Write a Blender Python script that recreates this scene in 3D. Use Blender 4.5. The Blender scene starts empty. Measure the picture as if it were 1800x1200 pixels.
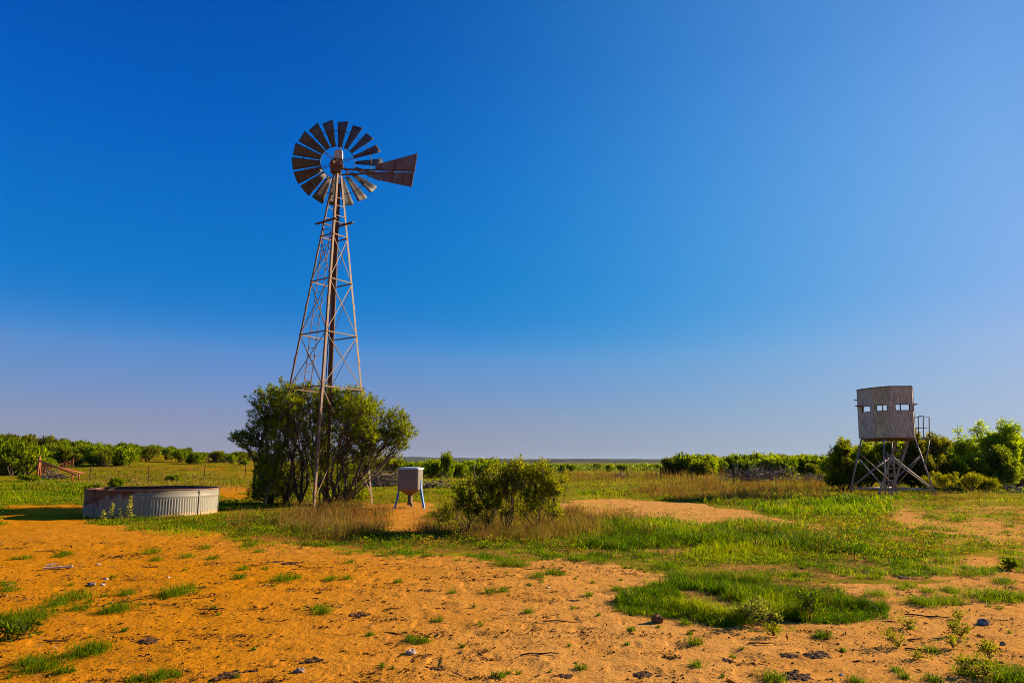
import bpy, math, random
import numpy as np
from mathutils import Vector, Matrix

random.seed(7)
RNG = np.random.default_rng(11)
R = math.radians
SC = bpy.context.scene
COL = SC.collection

# ------------------------------------------------------------------ camera model
CH = 1.6                        # eye height
FPX = 1200.0                    # focal length in photo pixels (1800 wide) -> 24 mm
HOR = 812.0
TH = math.atan((HOR - 600.0) / FPX)
CT, ST = math.cos(TH), math.sin(TH)
CAM = np.array([0.0, 0.0, CH])

def ray(px, py):
    u = (px - 900.0) / FPX
    v = (600.0 - py) / FPX
    return np.array([u, CT - v * ST, ST + v * CT])

def at(px, py, Y):
    d = ray(px, py)
    return CAM + d * (Y / d[1])

# ------------------------------------------------------------------ noise / terrain
def _hash(ix, iy, seed):
    h = (ix.astype(np.int64) * 374761393 + iy.astype(np.int64) * 668265263 + seed * 1442695041) & 0xffffffff
    h = ((h ^ (h >> 13)) * 1274126177) & 0xffffffff
    h = h ^ (h >> 16)
    return (h & 0xffffff) / float(0xffffff)

def vnoise(x, y, seed=0):
    x = np.asarray(x, dtype=float); y = np.asarray(y, dtype=float)
    ix = np.floor(x); iy = np.floor(y)
    fx = x - ix; fy = y - iy
    fx = fx * fx * (3 - 2 * fx); fy = fy * fy * (3 - 2 * fy)
    a = _hash(ix, iy, seed); b = _hash(ix + 1, iy, seed)
    c = _hash(ix, iy + 1, seed); d = _hash(ix + 1, iy + 1, seed)
    return (a * (1 - fx) + b * fx) * (1 - fy) + (c * (1 - fx) + d * fx) * fy

def fbm(x, y, seed=0, octv=4):
    s = 0.0; a = 0.5; t = 0.0
    for k in range(octv):
        s = s + a * vnoise(x * 2 ** k, y * 2 ** k, seed + k * 17)
        t += a; a *= 0.5
    return s / t

def smooth(a, b, x):
    t = np.clip((x - a) / (b - a), 0, 1)
    return t * t * (3 - 2 * t)

def terrain(x, y):
    """large shape of the land (scalar or array)"""
    x = np.asarray(x, dtype=float); y = np.asarray(y, dtype=float)
    r = np.hypot(x, y)
    z = 0.10 * (fbm(x * .13, y * .13, 3, 3) - .5) * smooth(4, 14, r)
    # gentle rise on the left beyond the fence
    side = smooth(-.10, -.62, np.arctan2(x, np.maximum(y, 1e-3)))
    z = z + side * 4.2 * smooth(66, 170, y)
    # slight fall in the middle distance, so that the far belts lie just below eye height
    z = z - 3.2 * smooth(110, 420, y) * (1 - side)
    z = z * (1 - .6 * smooth(500, 1500, r))
    return z

def micro(x, y):
    r = np.hypot(x, y)
    m = 0.024 * (fbm(x * .8, y * .8, 21, 3) - .5) + 0.015 * (fbm(x * 4.0, y * 5.0, 29, 5) - .5)
    # hoof prints and clods
    p = vnoise(x * 6.3, y * 6.3, 41)
    m = m - 0.014 * smooth(.74, .9, p) * smooth(.35, .6, fbm(x * .6, y * .6, 55, 2))
    q = vnoise(x * 13.0, y * 13.0, 43)
    m = m + 0.008 * smooth(.8, .95, q)
    return m * (1 - smooth(25, 60, r))

def H(x, y):
    return terrain(x, y) + micro(x, y)

def hz(x, y):
    return float(H(np.array([x]), np.array([y]))[0])

def ground_hit(px, py):
    """arrays of pixels -> ground points of the flat plane lifted onto the terrain"""
    px = np.asarray(px, dtype=float); py = np.asarray(py, dtype=float)
    u = (px - 900.0) / FPX; v = (600.0 - py) / FPX
    dy = CT - v * ST; dz = ST + v * CT
    t = -CH / np.minimum(dz, -1e-3)
    x = u * t; y = dy * t
    return x, y

def gp(px, Y):
    """ground point seen in column px at forward distance Y"""
    x = 0.0; z = 0.0
    for _ in range(4):
        depth = Y * CT + (z - CH) * ST
        x = (px - 900.0) / FPX * depth
        z = hz(x, Y)
    return np.array([x, Y, z])

def project(x, y, z):
    yc = y * CT + (z - CH) * ST
    zc = -y * ST + (z - CH) * CT
    yc = np.maximum(yc, 1e-3)
    return 900 + FPX * x / yc, 600 - FPX * zc / yc

# ------------------------------------------------------------------ sun
SUN_AZ, SUN_EL = R(64), R(22)
SUN = np.array([math.sin(SUN_AZ) * math.cos(SUN_EL), math.cos(SUN_AZ) * math.cos(SUN_EL), math.sin(SUN_EL)])
EXPO = 1.5

# ------------------------------------------------------------------ materials
def new_mat(name):
    m = bpy.data.materials.new(name); m.use_nodes = True
    nt = m.node_tree; nt.nodes.clear()
    out = nt.nodes.new('ShaderNodeOutputMaterial')
    return m, nt, out

def N(nt, kind, **kw):
    n = nt.nodes.new(kind)
    for k, v in kw.items():
        if k.startswith('_'):
            setattr(n, k[1:], v)
    return n

def ramp(nt, pts, interp='LINEAR'):
    n = nt.nodes.new('ShaderNodeValToRGB')
    cr = n.color_ramp; cr.interpolation = interp
    while len(cr.elements) < len(pts):
        cr.elements.new(.5)
    for e, (p, c) in zip(cr.elements, pts):
        e.position = p; e.color = (*c, 1)
    return n

def noise(nt, vec, scale, detail=4, rough=.55, dim='3D'):
    n = nt.nodes.new('ShaderNodeTexNoise')
    n.inputs['Scale'].default_value = scale
    n.inputs['Detail'].default_value = detail
    n.inputs['Roughness'].default_value = rough
    nt.links.new(vec, n.inputs['Vector'])
    return n

def mix(nt, fac, a, b, mode='MIX'):
    n = nt.nodes.new('ShaderNodeMix'); n.data_type = 'RGBA'; n.blend_type = mode
    for inp, v in ((n.inputs[0], fac), (n.inputs[6], a), (n.inputs[7], b)):
        if hasattr(v, 'links'):
            nt.links.new(v, inp)
        elif isinstance(v, (int, float)):
            inp.default_value = v
        else:
            inp.default_value = (*v, 1)
    return n.outputs[2]

def math_n(nt, op, a, b=None, clamp=False):
    n = nt.nodes.new('ShaderNodeMath'); n.operation = op; n.use_clamp = clamp
    for i, v in enumerate((a, b)):
        if v is None: continue
        if hasattr(v, 'links'): nt.links.new(v, n.inputs[i])
        else: n.inputs[i].default_value = v
    return n.outputs[0]

def principled(nt, out, color, rough=.8, metal=0.0, bump=None, bstr=.3, bdist=.02, spec=.3):
    p = nt.nodes.new('ShaderNodeBsdfPrincipled')
    if hasattr(color, 'links'): nt.links.new(color, p.inputs['Base Color'])
    else: p.inputs['Base Color'].default_value = (*color, 1)
    if hasattr(rough, 'links'): nt.links.new(rough, p.inputs['Roughness'])
    else: p.inputs['Roughness'].default_value = rough
    if hasattr(metal, 'links'): nt.links.new(metal, p.inputs['Metallic'])
    else: p.inputs['Metallic'].default_value = metal
    p.inputs['Specular IOR Level'].default_value = spec
    if bump is not None:
        b = nt.nodes.new('ShaderNodeBump'); b.inputs['Strength'].default_value = bstr
        b.inputs['Distance'].default_value = bdist
        nt.links.new(bump, b.inputs['Height']); nt.links.new(b.outputs[0], p.inputs['Normal'])
    nt.links.new(p.outputs[0], out.inputs[0])
    return p

def objco(nt):
    return nt.nodes.new('ShaderNodeTexCoord').outputs['Object']

def mat_rusty(name, steel, rust, lo=.42, hi=.62, scale=6.0, rough=.55, metal=.5, stretch=(1, 1, 1), darkrust=(.05, .022, .012)):
    """bare steel with patchy rust"""
    m, nt, out = new_mat(name)
    co = objco(nt)
    mp = nt.nodes.new('ShaderNodeMapping'); mp.inputs['Scale'].default_value = stretch
    nt.links.new(co, mp.inputs[0])
    n1 = noise(nt, mp.outputs[0], scale, 6, .65)
    n2 = noise(nt, co, scale * 6, 4, .6)
    r = ramp(nt, [(lo, (0, 0, 0)), (hi, (1, 1, 1))]); nt.links.new(n1.outputs[0], r.inputs[0])
    rc = mix(nt, n2.outputs[0], darkrust, rust)
    st = mix(nt, n2.outputs[0], tuple(c * .75 for c in steel), tuple(min(1, c * 1.15) for c in steel))
    c = mix(nt, r.outputs[0], st, rc)
    met = math_n(nt, 'MULTIPLY', math_n(nt, 'SUBTRACT', 1.0, r.outputs[0]), metal)
    principled(nt, out, c, rough, met, n2.outputs[0], .25, .004, .4)
    return m

M_TOWER = mat_rusty('rusted_angle_iron', (.095, .070, .052), (.33, .135, .022), .34, .58, 3.0, .6, .15)
M_RUSTPIPE = mat_rusty('dark_rusted_pipe', (.10, .05, .03), (.13, .05, .02), .3, .6, 4.0, .7, .1)
M_BLADE = mat_rusty('weathered_wheel_sheet', (.075, .075, .085), (.06, .03, .018), .48, .72, 1.6, .62, .12)
M_VANE = mat_rusty('weathered_vane_sheet', (.16, .12, .10), (.13, .055, .028), .42, .66, 2.2, .55, .25, (2, 2, .7))
M_MOTOR = mat_rusty('rusted_gear_case', (.10, .06, .04), (.24, .10, .03), .35, .6, 7.0, .6, .2)
M_HOOD = mat_rusty('pale_gear_hood', (.42, .36, .29), (.20, .10, .05), .55, .75, 4.0, .5, .3)
M_REDPIPE = mat_rusty('red_rusted_pipe', (.30, .075, .02), (.42, .12, .03), .35, .65, 3.0, .7, .05, (1, 1, 1), (.16, .035, .012))
M_TPOST = mat_rusty('fence_post_steel', (.045, .04, .03), (.09, .04, .02), .45, .7, 5.0, .8, .1)
M_WIRE = mat_rusty('dull_fence_wire', (.12, .10, .08), (.12, .06, .03), .4, .7, 3.0, .7, .3)
M_PIPEGREY = mat_rusty('grey_stand_pipe', (.27, .215, .18), (.24, .13, .06), .52, .74, 4.0, .6, .1)
M_FEEDER = mat_rusty('galvanised_feeder_sheet', (.17, .14, .11), (.16, .09, .04), .52, .78, 2.5, .6, .15, (3, 3, .6))
M_CONE = mat_rusty('rusty_funnel', (.16, .10, .055), (.28, .14, .045), .4, .65, 3.0, .65, .15)
M_LID = mat_rusty('pale_feeder_lid', (.50, .50, .50), (.3, .22, .16), .7, .9, 3.0, .5, .1)
M_BLUE = mat_rusty('blue_painted_steel', (.05, .21, .52), (.18, .09, .05), .66, .8, 9.0, .5, 0)
M_DARKSTEEL = mat_rusty('dark_railing_steel', (.035, .028, .024), (.06, .03, .018), .4, .7, 5.0, .9, .0)

def mat_tank():
    m, nt, out = new_mat('galvanised_tank_sheet')
    co = objco(nt)
    sep = nt.nodes.new('ShaderNodeSeparateXYZ'); nt.links.new(co, sep.inputs[0])
    mp = nt.nodes.new('ShaderNodeMapping'); mp.inputs['Scale'].default_value = (3.2, 3.2, .55)
    nt.links.new(co, mp.inputs[0])
    n1 = noise(nt, mp.outputs[0], 1.5, 6, .65)
    n2 = noise(nt, co, 30, 4, .6)
    n3 = noise(nt, co, 1.1, 3, .5)
    # rust eats down from the rim and is strongest on the west side
    hgt = math_n(nt, 'MULTIPLY', sep.outputs[2], .80)
    wst = math_n(nt, 'MULTIPLY', sep.outputs[0], -.16)
    s = math_n(nt, 'ADD', math_n(nt, 'ADD', hgt, wst), math_n(nt, 'MULTIPLY', n1.outputs[0], .8))
    r = ramp(nt, [(.83, (0, 0, 0)), (.93, (1, 1, 1))]); nt.links.new(s, r.inputs[0])
    base = mix(nt, n3.outputs[0], (.165, .155, .122), (.275, .255, .20))
    base = mix(nt, n1.outputs[0], base, (.23, .21, .165))
    rust = mix(nt, n2.outputs[0], (.045, .018, .010), (.17, .062, .022))
    c = mix(nt, r.outputs[0], base, rust)
    # splashed mud line along the foot
    r2 = ramp(nt, [(.02, (1, 1, 1)), (.16, (0, 0, 0))])
    nt.links.new(math_n(nt, 'ADD', sep.outputs[2], math_n(nt, 'MULTIPLY', math_n(nt, 'SUBTRACT', n1.outputs[0], .5), .25)), r2.inputs[0])
    c = mix(nt, math_n(nt, 'MULTIPLY', r2.outputs[0], .75), c, (.40, .26, .11))
    met = math_n(nt, 'MULTIPLY', math_n(nt, 'SUBTRACT', 1.0, r.outputs[0]), .18)
    principled(nt, out, c, .6, met, n2.outputs[0], .2, .004, .35)
    return m
M_TANK = mat_tank()
M_TANKRIM = mat_rusty('rusted_tank_rim', (.16, .07, .04), (.24, .09, .035), .3, .6, 3.0, .7, .1)

def mat_blind():
    m, nt, out = new_mat('weathered_strand_board')
    co = objco(nt)
    mp = nt.nodes.new('ShaderNodeMapping'); mp.inputs['Scale'].default_value = (1, 1, .22)
    nt.links.new(co, mp.inputs[0])
    v = nt.nodes.new('ShaderNodeTexVoronoi'); v.inputs['Scale'].default_value = 22
    nt.links.new(mp.outputs[0], v.inputs['Vector'])
    n1 = noise(nt, co, 2.2, 5, .6)
    n2 = noise(nt, mp.outputs[0], 34, 4, .7)
    hsv = nt.nodes.new('ShaderNodeSeparateColor'); nt.links.new(v.outputs['Color'], hsv.inputs[0])
    c = mix(nt, hsv.outputs[0], (.20, .16, .125), (.74, .64, .53))
    c = mix(nt, n2.outputs[0], c, (.46, .385, .315))
    r = ramp(nt, [(.52, (0, 0, 0)), (.72, (1, 1, 1))]); nt.links.new(n1.outputs[0], r.inputs[0])
    c = mix(nt, math_n(nt, 'MULTIPLY', r.outputs[0], .5), c, (.36, .28, .13))
    att = nt.nodes.new('ShaderNodeAttribute'); att.attribute_name = 'tint'
    c = mix(nt, 1.0, c, att.outputs['Color'], 'MULTIPLY')
    principled(nt, out, c, .85, 0, n2.outputs[0], .4, .006, .2)
    return m
M_BLIND = mat_blind()
M_BLINDIN = mat_rusty('dark_blind_lining', (.05, .04, .03), (.07, .05, .035), .4, .6, 4, .9, 0)
M_TRIM = mat_rusty('pale_board_edge', (.36, .27, .21), (.22, .15, .11), .5, .8, 5, .85, 0)
M_BEAM = mat_rusty('stained_floor_beam', (.17, .10, .06), (.22, .11, .05), .4, .65, 4, .85, 0)

def mat_foliage(name, trans=.35, rough=.6, val=1.0):
    """leaf colour comes from the point attribute 'col'"""
    m, nt, out = new_mat(name)
    a = nt.nodes.new('ShaderNodeAttribute'); a.attribute_name = 'col'
    c = a.outputs['Color']
    d = nt.nodes.new('ShaderNodeBsdfPrincipled')
    nt.links.new(c, d.inputs['Base Color']); d.inputs['Roughness'].default_value = rough
    d.inputs['Specular IOR Level'].default_value = .03
    t = nt.nodes.new('ShaderNodeBsdfTranslucent')
    hs = mix(nt, 1.0, c, (1.7 * val, 1.65 * val, .4), 'MULTIPLY')
    nt.links.new(hs, t.inputs['Color'])
    ms = nt.nodes.new('ShaderNodeMixShader'); ms.inputs[0].default_value = trans
    nt.links.new(d.outputs[0], ms.inputs[1]); nt.links.new(t.outputs[0], ms.inputs[2])
    nt.links.new(ms.outputs[0], out.inputs[0])
    return m
M_LEAF = mat_foliage('leaf', .58, .6, 1.4)
M_NEEDLE = mat_foliage('juniper_needle', .52, .6, 1.5)
M_GRASS = mat_foliage('grass_blade', .45)
M_DRY = mat_foliage('dry_stem', .3, .8)

def mat_bark(name, a, b):
    m, nt, out = new_mat(name)
    co = objco(nt)
    mp = nt.nodes.new('ShaderNodeMapping'); mp.inputs['Scale'].default_value = (9, 9, 1.6)
    nt.links.new(co, mp.inputs[0])
    n1 = noise(nt, mp.outputs[0], 3, 5, .65)
    c = mix(nt, n1.outputs[0], a, b)
    principled(nt, out, c, .9, 0, n1.outputs[0], .6, .01, .15)
    return m
M_BARK = mat_bark('juniper_bark', (.035, .022, .015), (.15, .10, .07))
M_DEADWOOD = mat_bark('grey_dead_wood', (.06, .04, .028), (.27, .20, .15))
M_TWIG = mat_bark('dark_twig', (.02, .013, .008), (.10, .055, .028))

def mat_plain(name, a, b, scale=20, rough=.9):
    m, nt, out = new_mat(name)
    co = objco(nt)
    n1 = noise(nt, co, scale, 5, .6)
    c = mix(nt, n1.outputs[0], a, b)
    principled(nt, out, c, rough, 0, n1.outputs[0], .5, .01, .2)
    return m
M_DUNG = mat_plain('dark_dried_dung', (.030, .013, .004), (.17, .075, .020), 60)
M_STONE = mat_plain('pale_stone', (.34, .24, .16), (.62, .5, .4), 25)
M_GREYSTONE = mat_plain('grey_stone', (.16, .105, .075), (.34, .25, .19), 25)
M_CLOD = mat_plain('brown_earth_clod', (.10, .045, .014), (.24, .11, .035), 30)
M_BOARD = mat_bark('weathered_board', (.34, .24, .16), (.62, .48, .36))

def mat_ground():
    m, nt, out = new_mat('orange_earth')
    co = nt.nodes.new('ShaderNodeTexCoord').outputs['Object']
    a = nt.nodes.new('ShaderNodeAttribute'); a.attribute_name = 'cover'   # x: plant cover, y: pink tone, z: litter and painted shade
    sp = nt.nodes.new('ShaderNodeSeparateColor'); nt.links.new(a.outputs['Color'], sp.inputs[0])
    n_big = noise(nt, co, .35, 4, .55)
    n_mid = noise(nt, co, 2.3, 6, .65)
    n_fine = noise(nt, co, 26, 6, .7)
    n_grit = noise(nt, co, 110, 3, .6)
    soil = mix(nt, n_mid.outputs[0], (.45, .155, .004), (.66, .262, .009))
    pale = mix(nt, n_mid.outputs[0], (.52, .235, .052), (.76, .42, .13))
    soil = mix(nt, sp.outputs[1], soil, pale)
    soil = mix(nt, math_n(nt, 'MULTIPLY', n_grit.outputs[0], .5), soil, (.31, .115, .004))
    dk = ramp(nt, [(.50, (0, 0, 0)), (.72, (1, 1, 1))]); nt.links.new(noise(nt, co, .9, 6, .7).outputs[0], dk.inputs[0])
    soil = mix(nt, math_n(nt, 'MULTIPLY', dk.outputs[0], .45), soil, (.33, .125, .008))
    # trampled organic litter: dark brown flecks, strongest in patches
    fl = ramp(nt, [(.50, (0, 0, 0)), (.60, (1, 1, 1))]); nt.links.new(n_fine.outputs[0], fl.inputs[0])
    pt = ramp(nt, [(.47, (.10, .10, .10)), (.60, (1, 1, 1))]); nt.links.new(n_mid.outputs[0], pt.inputs[0])
    f = math_n(nt, 'MULTIPLY', fl.outputs[0], pt.outputs[0])
    f = math_n(nt, 'MULTIPLY', f, .5)
    soil = mix(nt, f, soil, (.095, .036, .006))
    # ragged smudges of trodden dung and leaf mould
    sm = ramp(nt, [(.56, (0, 0, 0)), (.64, (1, 1, 1))]); nt.links.new(noise(nt, co, 2.6, 7, .78).outputs[0], sm.inputs[0])
    sl = ramp(nt, [(.42, (0, 0, 0)), (.56, (1, 1, 1))]); nt.links.new(noise(nt, co, .55, 3, .5).outputs[0], sl.inputs[0])
    soil = mix(nt, math_n(nt, 'MULTIPLY', math_n(nt, 'MULTIPLY', sm.outputs[0], sl.outputs[0]), .78), soil, (.13, .052, .010))
    # pale pebbles and chaff
    v = nt.nodes.new('ShaderNodeTexVoronoi'); v.inputs['Scale'].default_value = 16; v.inputs['Randomness'].default_value = 1
    nt.links.new(co, v.inputs['Vector'])
    pb = ramp(nt, [(.05, (1, 1, 1)), (.10, (0, 0, 0))]); nt.links.new(v.outputs['Distance'], pb.inputs[0])
    hs = nt.nodes.new('ShaderNodeSeparateColor'); nt.links.new(v.outputs['Color'], hs.inputs[0])
    sel = math_n(nt, 'GREATER_THAN', hs.outputs[0], .82)
    soil = mix(nt, math_n(nt, 'MULTIPLY', math_n(nt, 'MULTIPLY', pb.outputs[0], sel), .8), soil, (.60, .42, .25))
    # low plant cover (short grass, moss and seedlings)
    gcol = mix(nt, n_mid.outputs[0], (.14, .16, .001), (.27, .25, .002))
    gcol = mix(nt, n_big.outputs[0], gcol, (.22, .20, .003))
    n_far = noise(nt, co, .12, 6, .7)
    fr = ramp(nt, [(.46, (0, 0, 0)), (.60, (1, 1, 1))]); nt.links.new(n_far.outputs[0], fr.inputs[0])
    n_wide = noise(nt, co, .035, 5, .65)
    wr = ramp(nt, [(.44, (0, 0, 0)), (.58, (1, 1, 1))]); nt.links.new(n_wide.outputs[0], wr.inputs[0])
    gcol = mix(nt, math_n(nt, 'MULTIPLY', wr.outputs[0], .7), gcol, (.115, .12, .003))
    gcol = mix(nt, math_n(nt, 'MULTIPLY', fr.outputs[0], .8), gcol, (.085, .10, .004))
    gcol = mix(nt, math_n(nt, 'MULTIPLY', fl.outputs[0], .5), gcol, (.06, .05, .012))
    cov = math_n(nt, 'ADD', sp.outputs[0], math_n(nt, 'MULTIPLY', math_n(nt, 'ADD', math_n(nt, 'SUBTRACT', n_mid.outputs[0], .5), math_n(nt, 'SUBTRACT', n_big.outputs[0], .5)), 1.1))
    cr = ramp(nt, [(.40, (0, 0, 0)), (.60, (1, 1, 1))]); nt.links.new(cov, cr.inputs[0])
    c = mix(nt, math_n(nt, 'MULTIPLY', cr.outputs[0], .85), soil, gcol)
    # brown litter among the plants, with the shade beneath them painted in
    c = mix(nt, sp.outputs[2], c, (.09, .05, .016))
    h = math_n(nt, 'ADD', math_n(nt, 'MULTIPLY', n_fine.outputs[0], .27), math_n(nt, 'MULTIPLY', n_mid.outputs[0], 1.5))
    h = math_n(nt, 'ADD', h, math_n(nt, 'MULTIPLY', n_grit.outputs[0], .10))
    h = math_n(nt, 'ADD', h, math_n(nt, 'MULTIPLY', pb.outputs[0], .25))
    principled(nt, out, c, 1.0, 0, h, .85, .045, 0.0)
    return m
M_GROUND = mat_ground()

# ------------------------------------------------------------------ mesh helpers
class MB:
    def __init__(s):
        s.v = []; s.f = []
    def add(s, vs, fs):
        o = len(s.v)
        s.v.extend([tuple(float(c) for c in p) for p in vs])
        s.f.extend([tuple(i + o for i in f) for f in fs])
        return s
    def tube(s, pts, rads, n=8, caps=True):
        pts = [np.array(p, dtype=float) for p in pts]
        if isinstance(rads, (int, float)): rads = [rads] * len(pts)
        rings = []
        ref = None
        for i, p in enumerate(pts):
            if i == 0: t = pts[1] - pts[0]
            elif i == len(pts) - 1: t = pts[-1] - pts[-2]
            else: t = pts[i + 1] - pts[i - 1]
            t = t / (np.linalg.norm(t) + 1e-9)
            if ref is None:
                ref = np.array([0, 0, 1.0]) if abs(t[2]) < .9 else np.array([1.0, 0, 0])
            u = ref - t * ref.dot(t); u /= np.linalg.norm(u) + 1e-9
            ref = u
            w = np.cross(t, u)
            rings.append([p + rads[i] * (math.cos(2 * math.pi * k / n) * u + math.sin(2 * math.pi * k / n) * w) for k in range(n)])
        vs = [q for r in rings for q in r]
        fs = []
        for i in range(len(pts) - 1):
            for k in range(n):
                a = i * n + k; b = i * n + (k + 1) % n
                fs.append((a, b, b + n, a + n))
        if caps:
            fs.append(tuple(range(n - 1, -1, -1)))
            o = (len(pts) - 1) * n
            fs.append(tuple(o + k for k in range(n)))
        return s.add(vs, fs)
    def beam(s, p0, p1, w, h, up=(0, 0, 1)):
        """rectangular bar from p0 to p1"""
        p0 = np.array(p0, dtype=float); p1 = np.array(p1, dtype=float)
        t = p1 - p0; t /= np.linalg.norm(t)
        up = np.array(up, dtype=float)
        if abs(up.dot(t)) > .98: up = np.array([1.0, 0, 0])
        a = np.cross(t, up); a /= np.linalg.norm(a)
        b = np.cross(a, t)
        vs = []
        for p in (p0, p1):
            for (i, j) in ((-1, -1), (1, -1), (1, 1), (-1, 1)):
                vs.append(p + a * i * w / 2 + b * j * h / 2)
        return s.add(vs, [(3, 2, 1, 0), (4, 5, 6, 7), (0, 1, 5, 4), (1, 2, 6, 5), (2, 3, 7, 6), (3, 0, 4, 7)])
    def angle(s, p0, p1, d1, d2, w, th=.008):
        """L-section from p0 to p1, flanges along d1 and d2"""
        p0 = np.array(p0, dtype=float); p1 = np.array(p1, dtype=float)
        d1 = np.array(d1, dtype=float); d2 = np.array(d2, dtype=float)
        d1 /= np.linalg.norm(d1); d2 /= np.linalg.norm(d2)
        prof = [0 * d1, d1 * w, d1 * w + d2 * th, d1 * th + d2 * th, d1 * th + d2 * w, d2 * w]
        vs = [p0 + q for q in prof] + [p1 + q for q in prof]
        fs = [(i, (i + 1) % 6, (i + 1) % 6 + 6, i + 6) for i in range(6)]
        fs += [(5, 4, 3, 2, 1, 0), (6, 7, 8, 9, 10, 11)]
        return s.add(vs, fs)
    def prism(s, poly, thick):
        """planar polygon (3-D points) given a thickness along its normal"""
        P = [np.array(p, dtype=float) for p in poly]
        n = np.cross(P[1] - P[0], P[2] - P[0]); n /= np.linalg.norm(n)
        k = len(P)
        vs = [p - n * thick / 2 for p in P] + [p + n * thick / 2 for p in P]
        fs = [tuple(range(k - 1, -1, -1)), tuple(range(k, 2 * k))]
        fs += [(i, (i + 1) % k, (i + 1) % k + k, i + k) for i in range(k)]
        return s.add(vs, fs)
    def lathe(s, prof, n=48, cx=0, cy=0, closed=False):
        o = []
        for (r, z) in prof:
            for k in range(n):
                a = 2 * math.pi * k / n
                o.append((cx + r * math.cos(a), cy + r * math.sin(a), z))
        fs = []
        m = len(prof)
        for i in range(m if closed else m - 1):
            j = (i + 1) % m
            for k in range(n):
                fs.append((i * n + k, i * n + (k + 1) % n, j * n + (k + 1) % n, j * n + k))
        return s.add(o, fs)
    def blob(s, c, r, seed, n=10, m=7, rough=.25, flat=1.0):
        rnd = random.Random(seed)
        vs = []; fs = []
        ph = [rnd.uniform(0, 6.3) for _ in range(8)]
        for i in range(m + 1):
            th = math.pi * i / m
            for k in range(n):
                a = 2 * math.pi * k / n
                q = 1 + rough * (math.sin(2 * a + ph[0] + 2 * th) * .5 + math.sin(3 * a + ph[1] - th * 3) * .35 + math.sin(5 * th + ph[2] + a) * .3) + rnd.uniform(-.5, .5) * rough * .5
                vs.append((c[0] + r[0] * q * math.sin(th) * math.cos(a), c[1] + r[1] * q * math.sin(th) * math.sin(a), c[2] + r[2] * q * math.cos(th)))
        for i in range(m):
            for k in range(n):
                fs.append((i * n + k, i * n + (k + 1) % n, (i + 1) * n + (k + 1) % n, (i + 1) * n + k))
        return s.add(vs, fs)
    def build(s, name, mat, parent=None, smooth_=False, loc=None):
        me = bpy.data.meshes.new(name)
        V = s.v
        if loc is not None:
            V = [(x - loc[0], y - loc[1], z - loc[2]) for x, y, z in V]
        me.from_pydata(V, [], s.f); me.update()
        me.materials.append(mat)
        if smooth_:
            me.polygons.foreach_set('use_smooth', [True] * len(me.polygons))
        o = bpy.data.objects.new(name, me)
        COL.objects.link(o)
        if loc is not None: o.location = [float(c) for c in loc]
        if parent is not None: o.parent = parent
        return o

def np_mesh(name, V, F, mat, col=None, parent=None, smooth_=False, loc=(0, 0, 0)):
    """V (n,3); F (m,k) all of one size; col (n,3)"""
    me = bpy.data.meshes.new(name)
    V = np.asarray(V, dtype=np.float32); F = np.asarray(F, dtype=np.int32)
    m, k = F.shape
    me.vertices.add(len(V)); me.vertices.foreach_set('co', V.ravel())
    me.loops.add(m * k); me.loops.foreach_set('vertex_index', F.ravel())
    me.polygons.add(m)
    me.polygons.foreach_set('loop_start', np.arange(0, m * k, k, dtype=np.int32))
    me.polygons.foreach_set('loop_total', np.full(m, k, dtype=np.int32))
    if smooth_: me.polygons.foreach_set('use_smooth', np.ones(m, dtype=bool))
    me.update(calc_edges=True)
    if col is not None:
        at_ = me.color_attributes.new('col', 'FLOAT_COLOR', 'POINT')
        c4 = np.ones((len(V), 4), dtype=np.float32); c4[:, :3] = col
        at_.data.foreach_set('color', c4.ravel())
    me.materials.append(mat)
    o = bpy.data.objects.new(name, me); COL.objects.link(o)
    o.location = loc
    if parent is not None: o.parent = parent
    return o

def tag(o, label=None, cat=None, group=None, kind=None):
    if label: o['label'] = label
    if cat: o['category'] = cat
    if group: o['group'] = group
    if kind: o['kind'] = kind
    return o

def thing(name, loc, label, cat, group=None):
    o = bpy.data.objects.new(name, None); COL.objects.link(o)
    o.location = [float(c) for c in loc]; o.empty_display_size = .2
    return tag(o, label, cat, group)

def copy_tree(o, parent=None):
    c = o.copy(); COL.objects.link(c)
    if parent is not None: c.parent = parent
    for ch in [q for q in SC.objects if q.parent == o]:
        copy_tree(ch, c)
    return c

def norm(a):
    return a / (np.linalg.norm(a, axis=-1, keepdims=True) + 1e-9)

# ------------------------------------------------------------------ leaves, blades
def leaf_quads(P, D, L, W, fold=.25):
    """diamond leaves at P, pointing along D; returns V, F (4 verts each)"""
    n = len(P)
    D = norm(D)
    rr = norm(RNG.normal(size=(n, 3)))
    S = norm(np.cross(D, rr)); U = np.cross(S, D)
    L = np.broadcast_to(L, (n,))[:, None]; W = np.broadcast_to(W, (n,))[:, None]
    mid = P + D * L * .5 - U * W * fold
    V = np.stack([P, mid + S * W * .5, P + D * L, mid - S * W * .5], 1).reshape(-1, 3)
    F = np.arange(n * 4, dtype=np.int32).reshape(n, 4)
    return V, F

def leaf_colors(n, a, b, jitter=.18, k=4):
    t = RNG.random((n, 1))
    c = np.array(a)[None] * (1 - t) + np.array(b)[None] * t
    c = c * (1 + jitter * RNG.normal(size=(n, 1)))
    return np.repeat(np.clip(c, .003, 1), k, axis=0)

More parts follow.
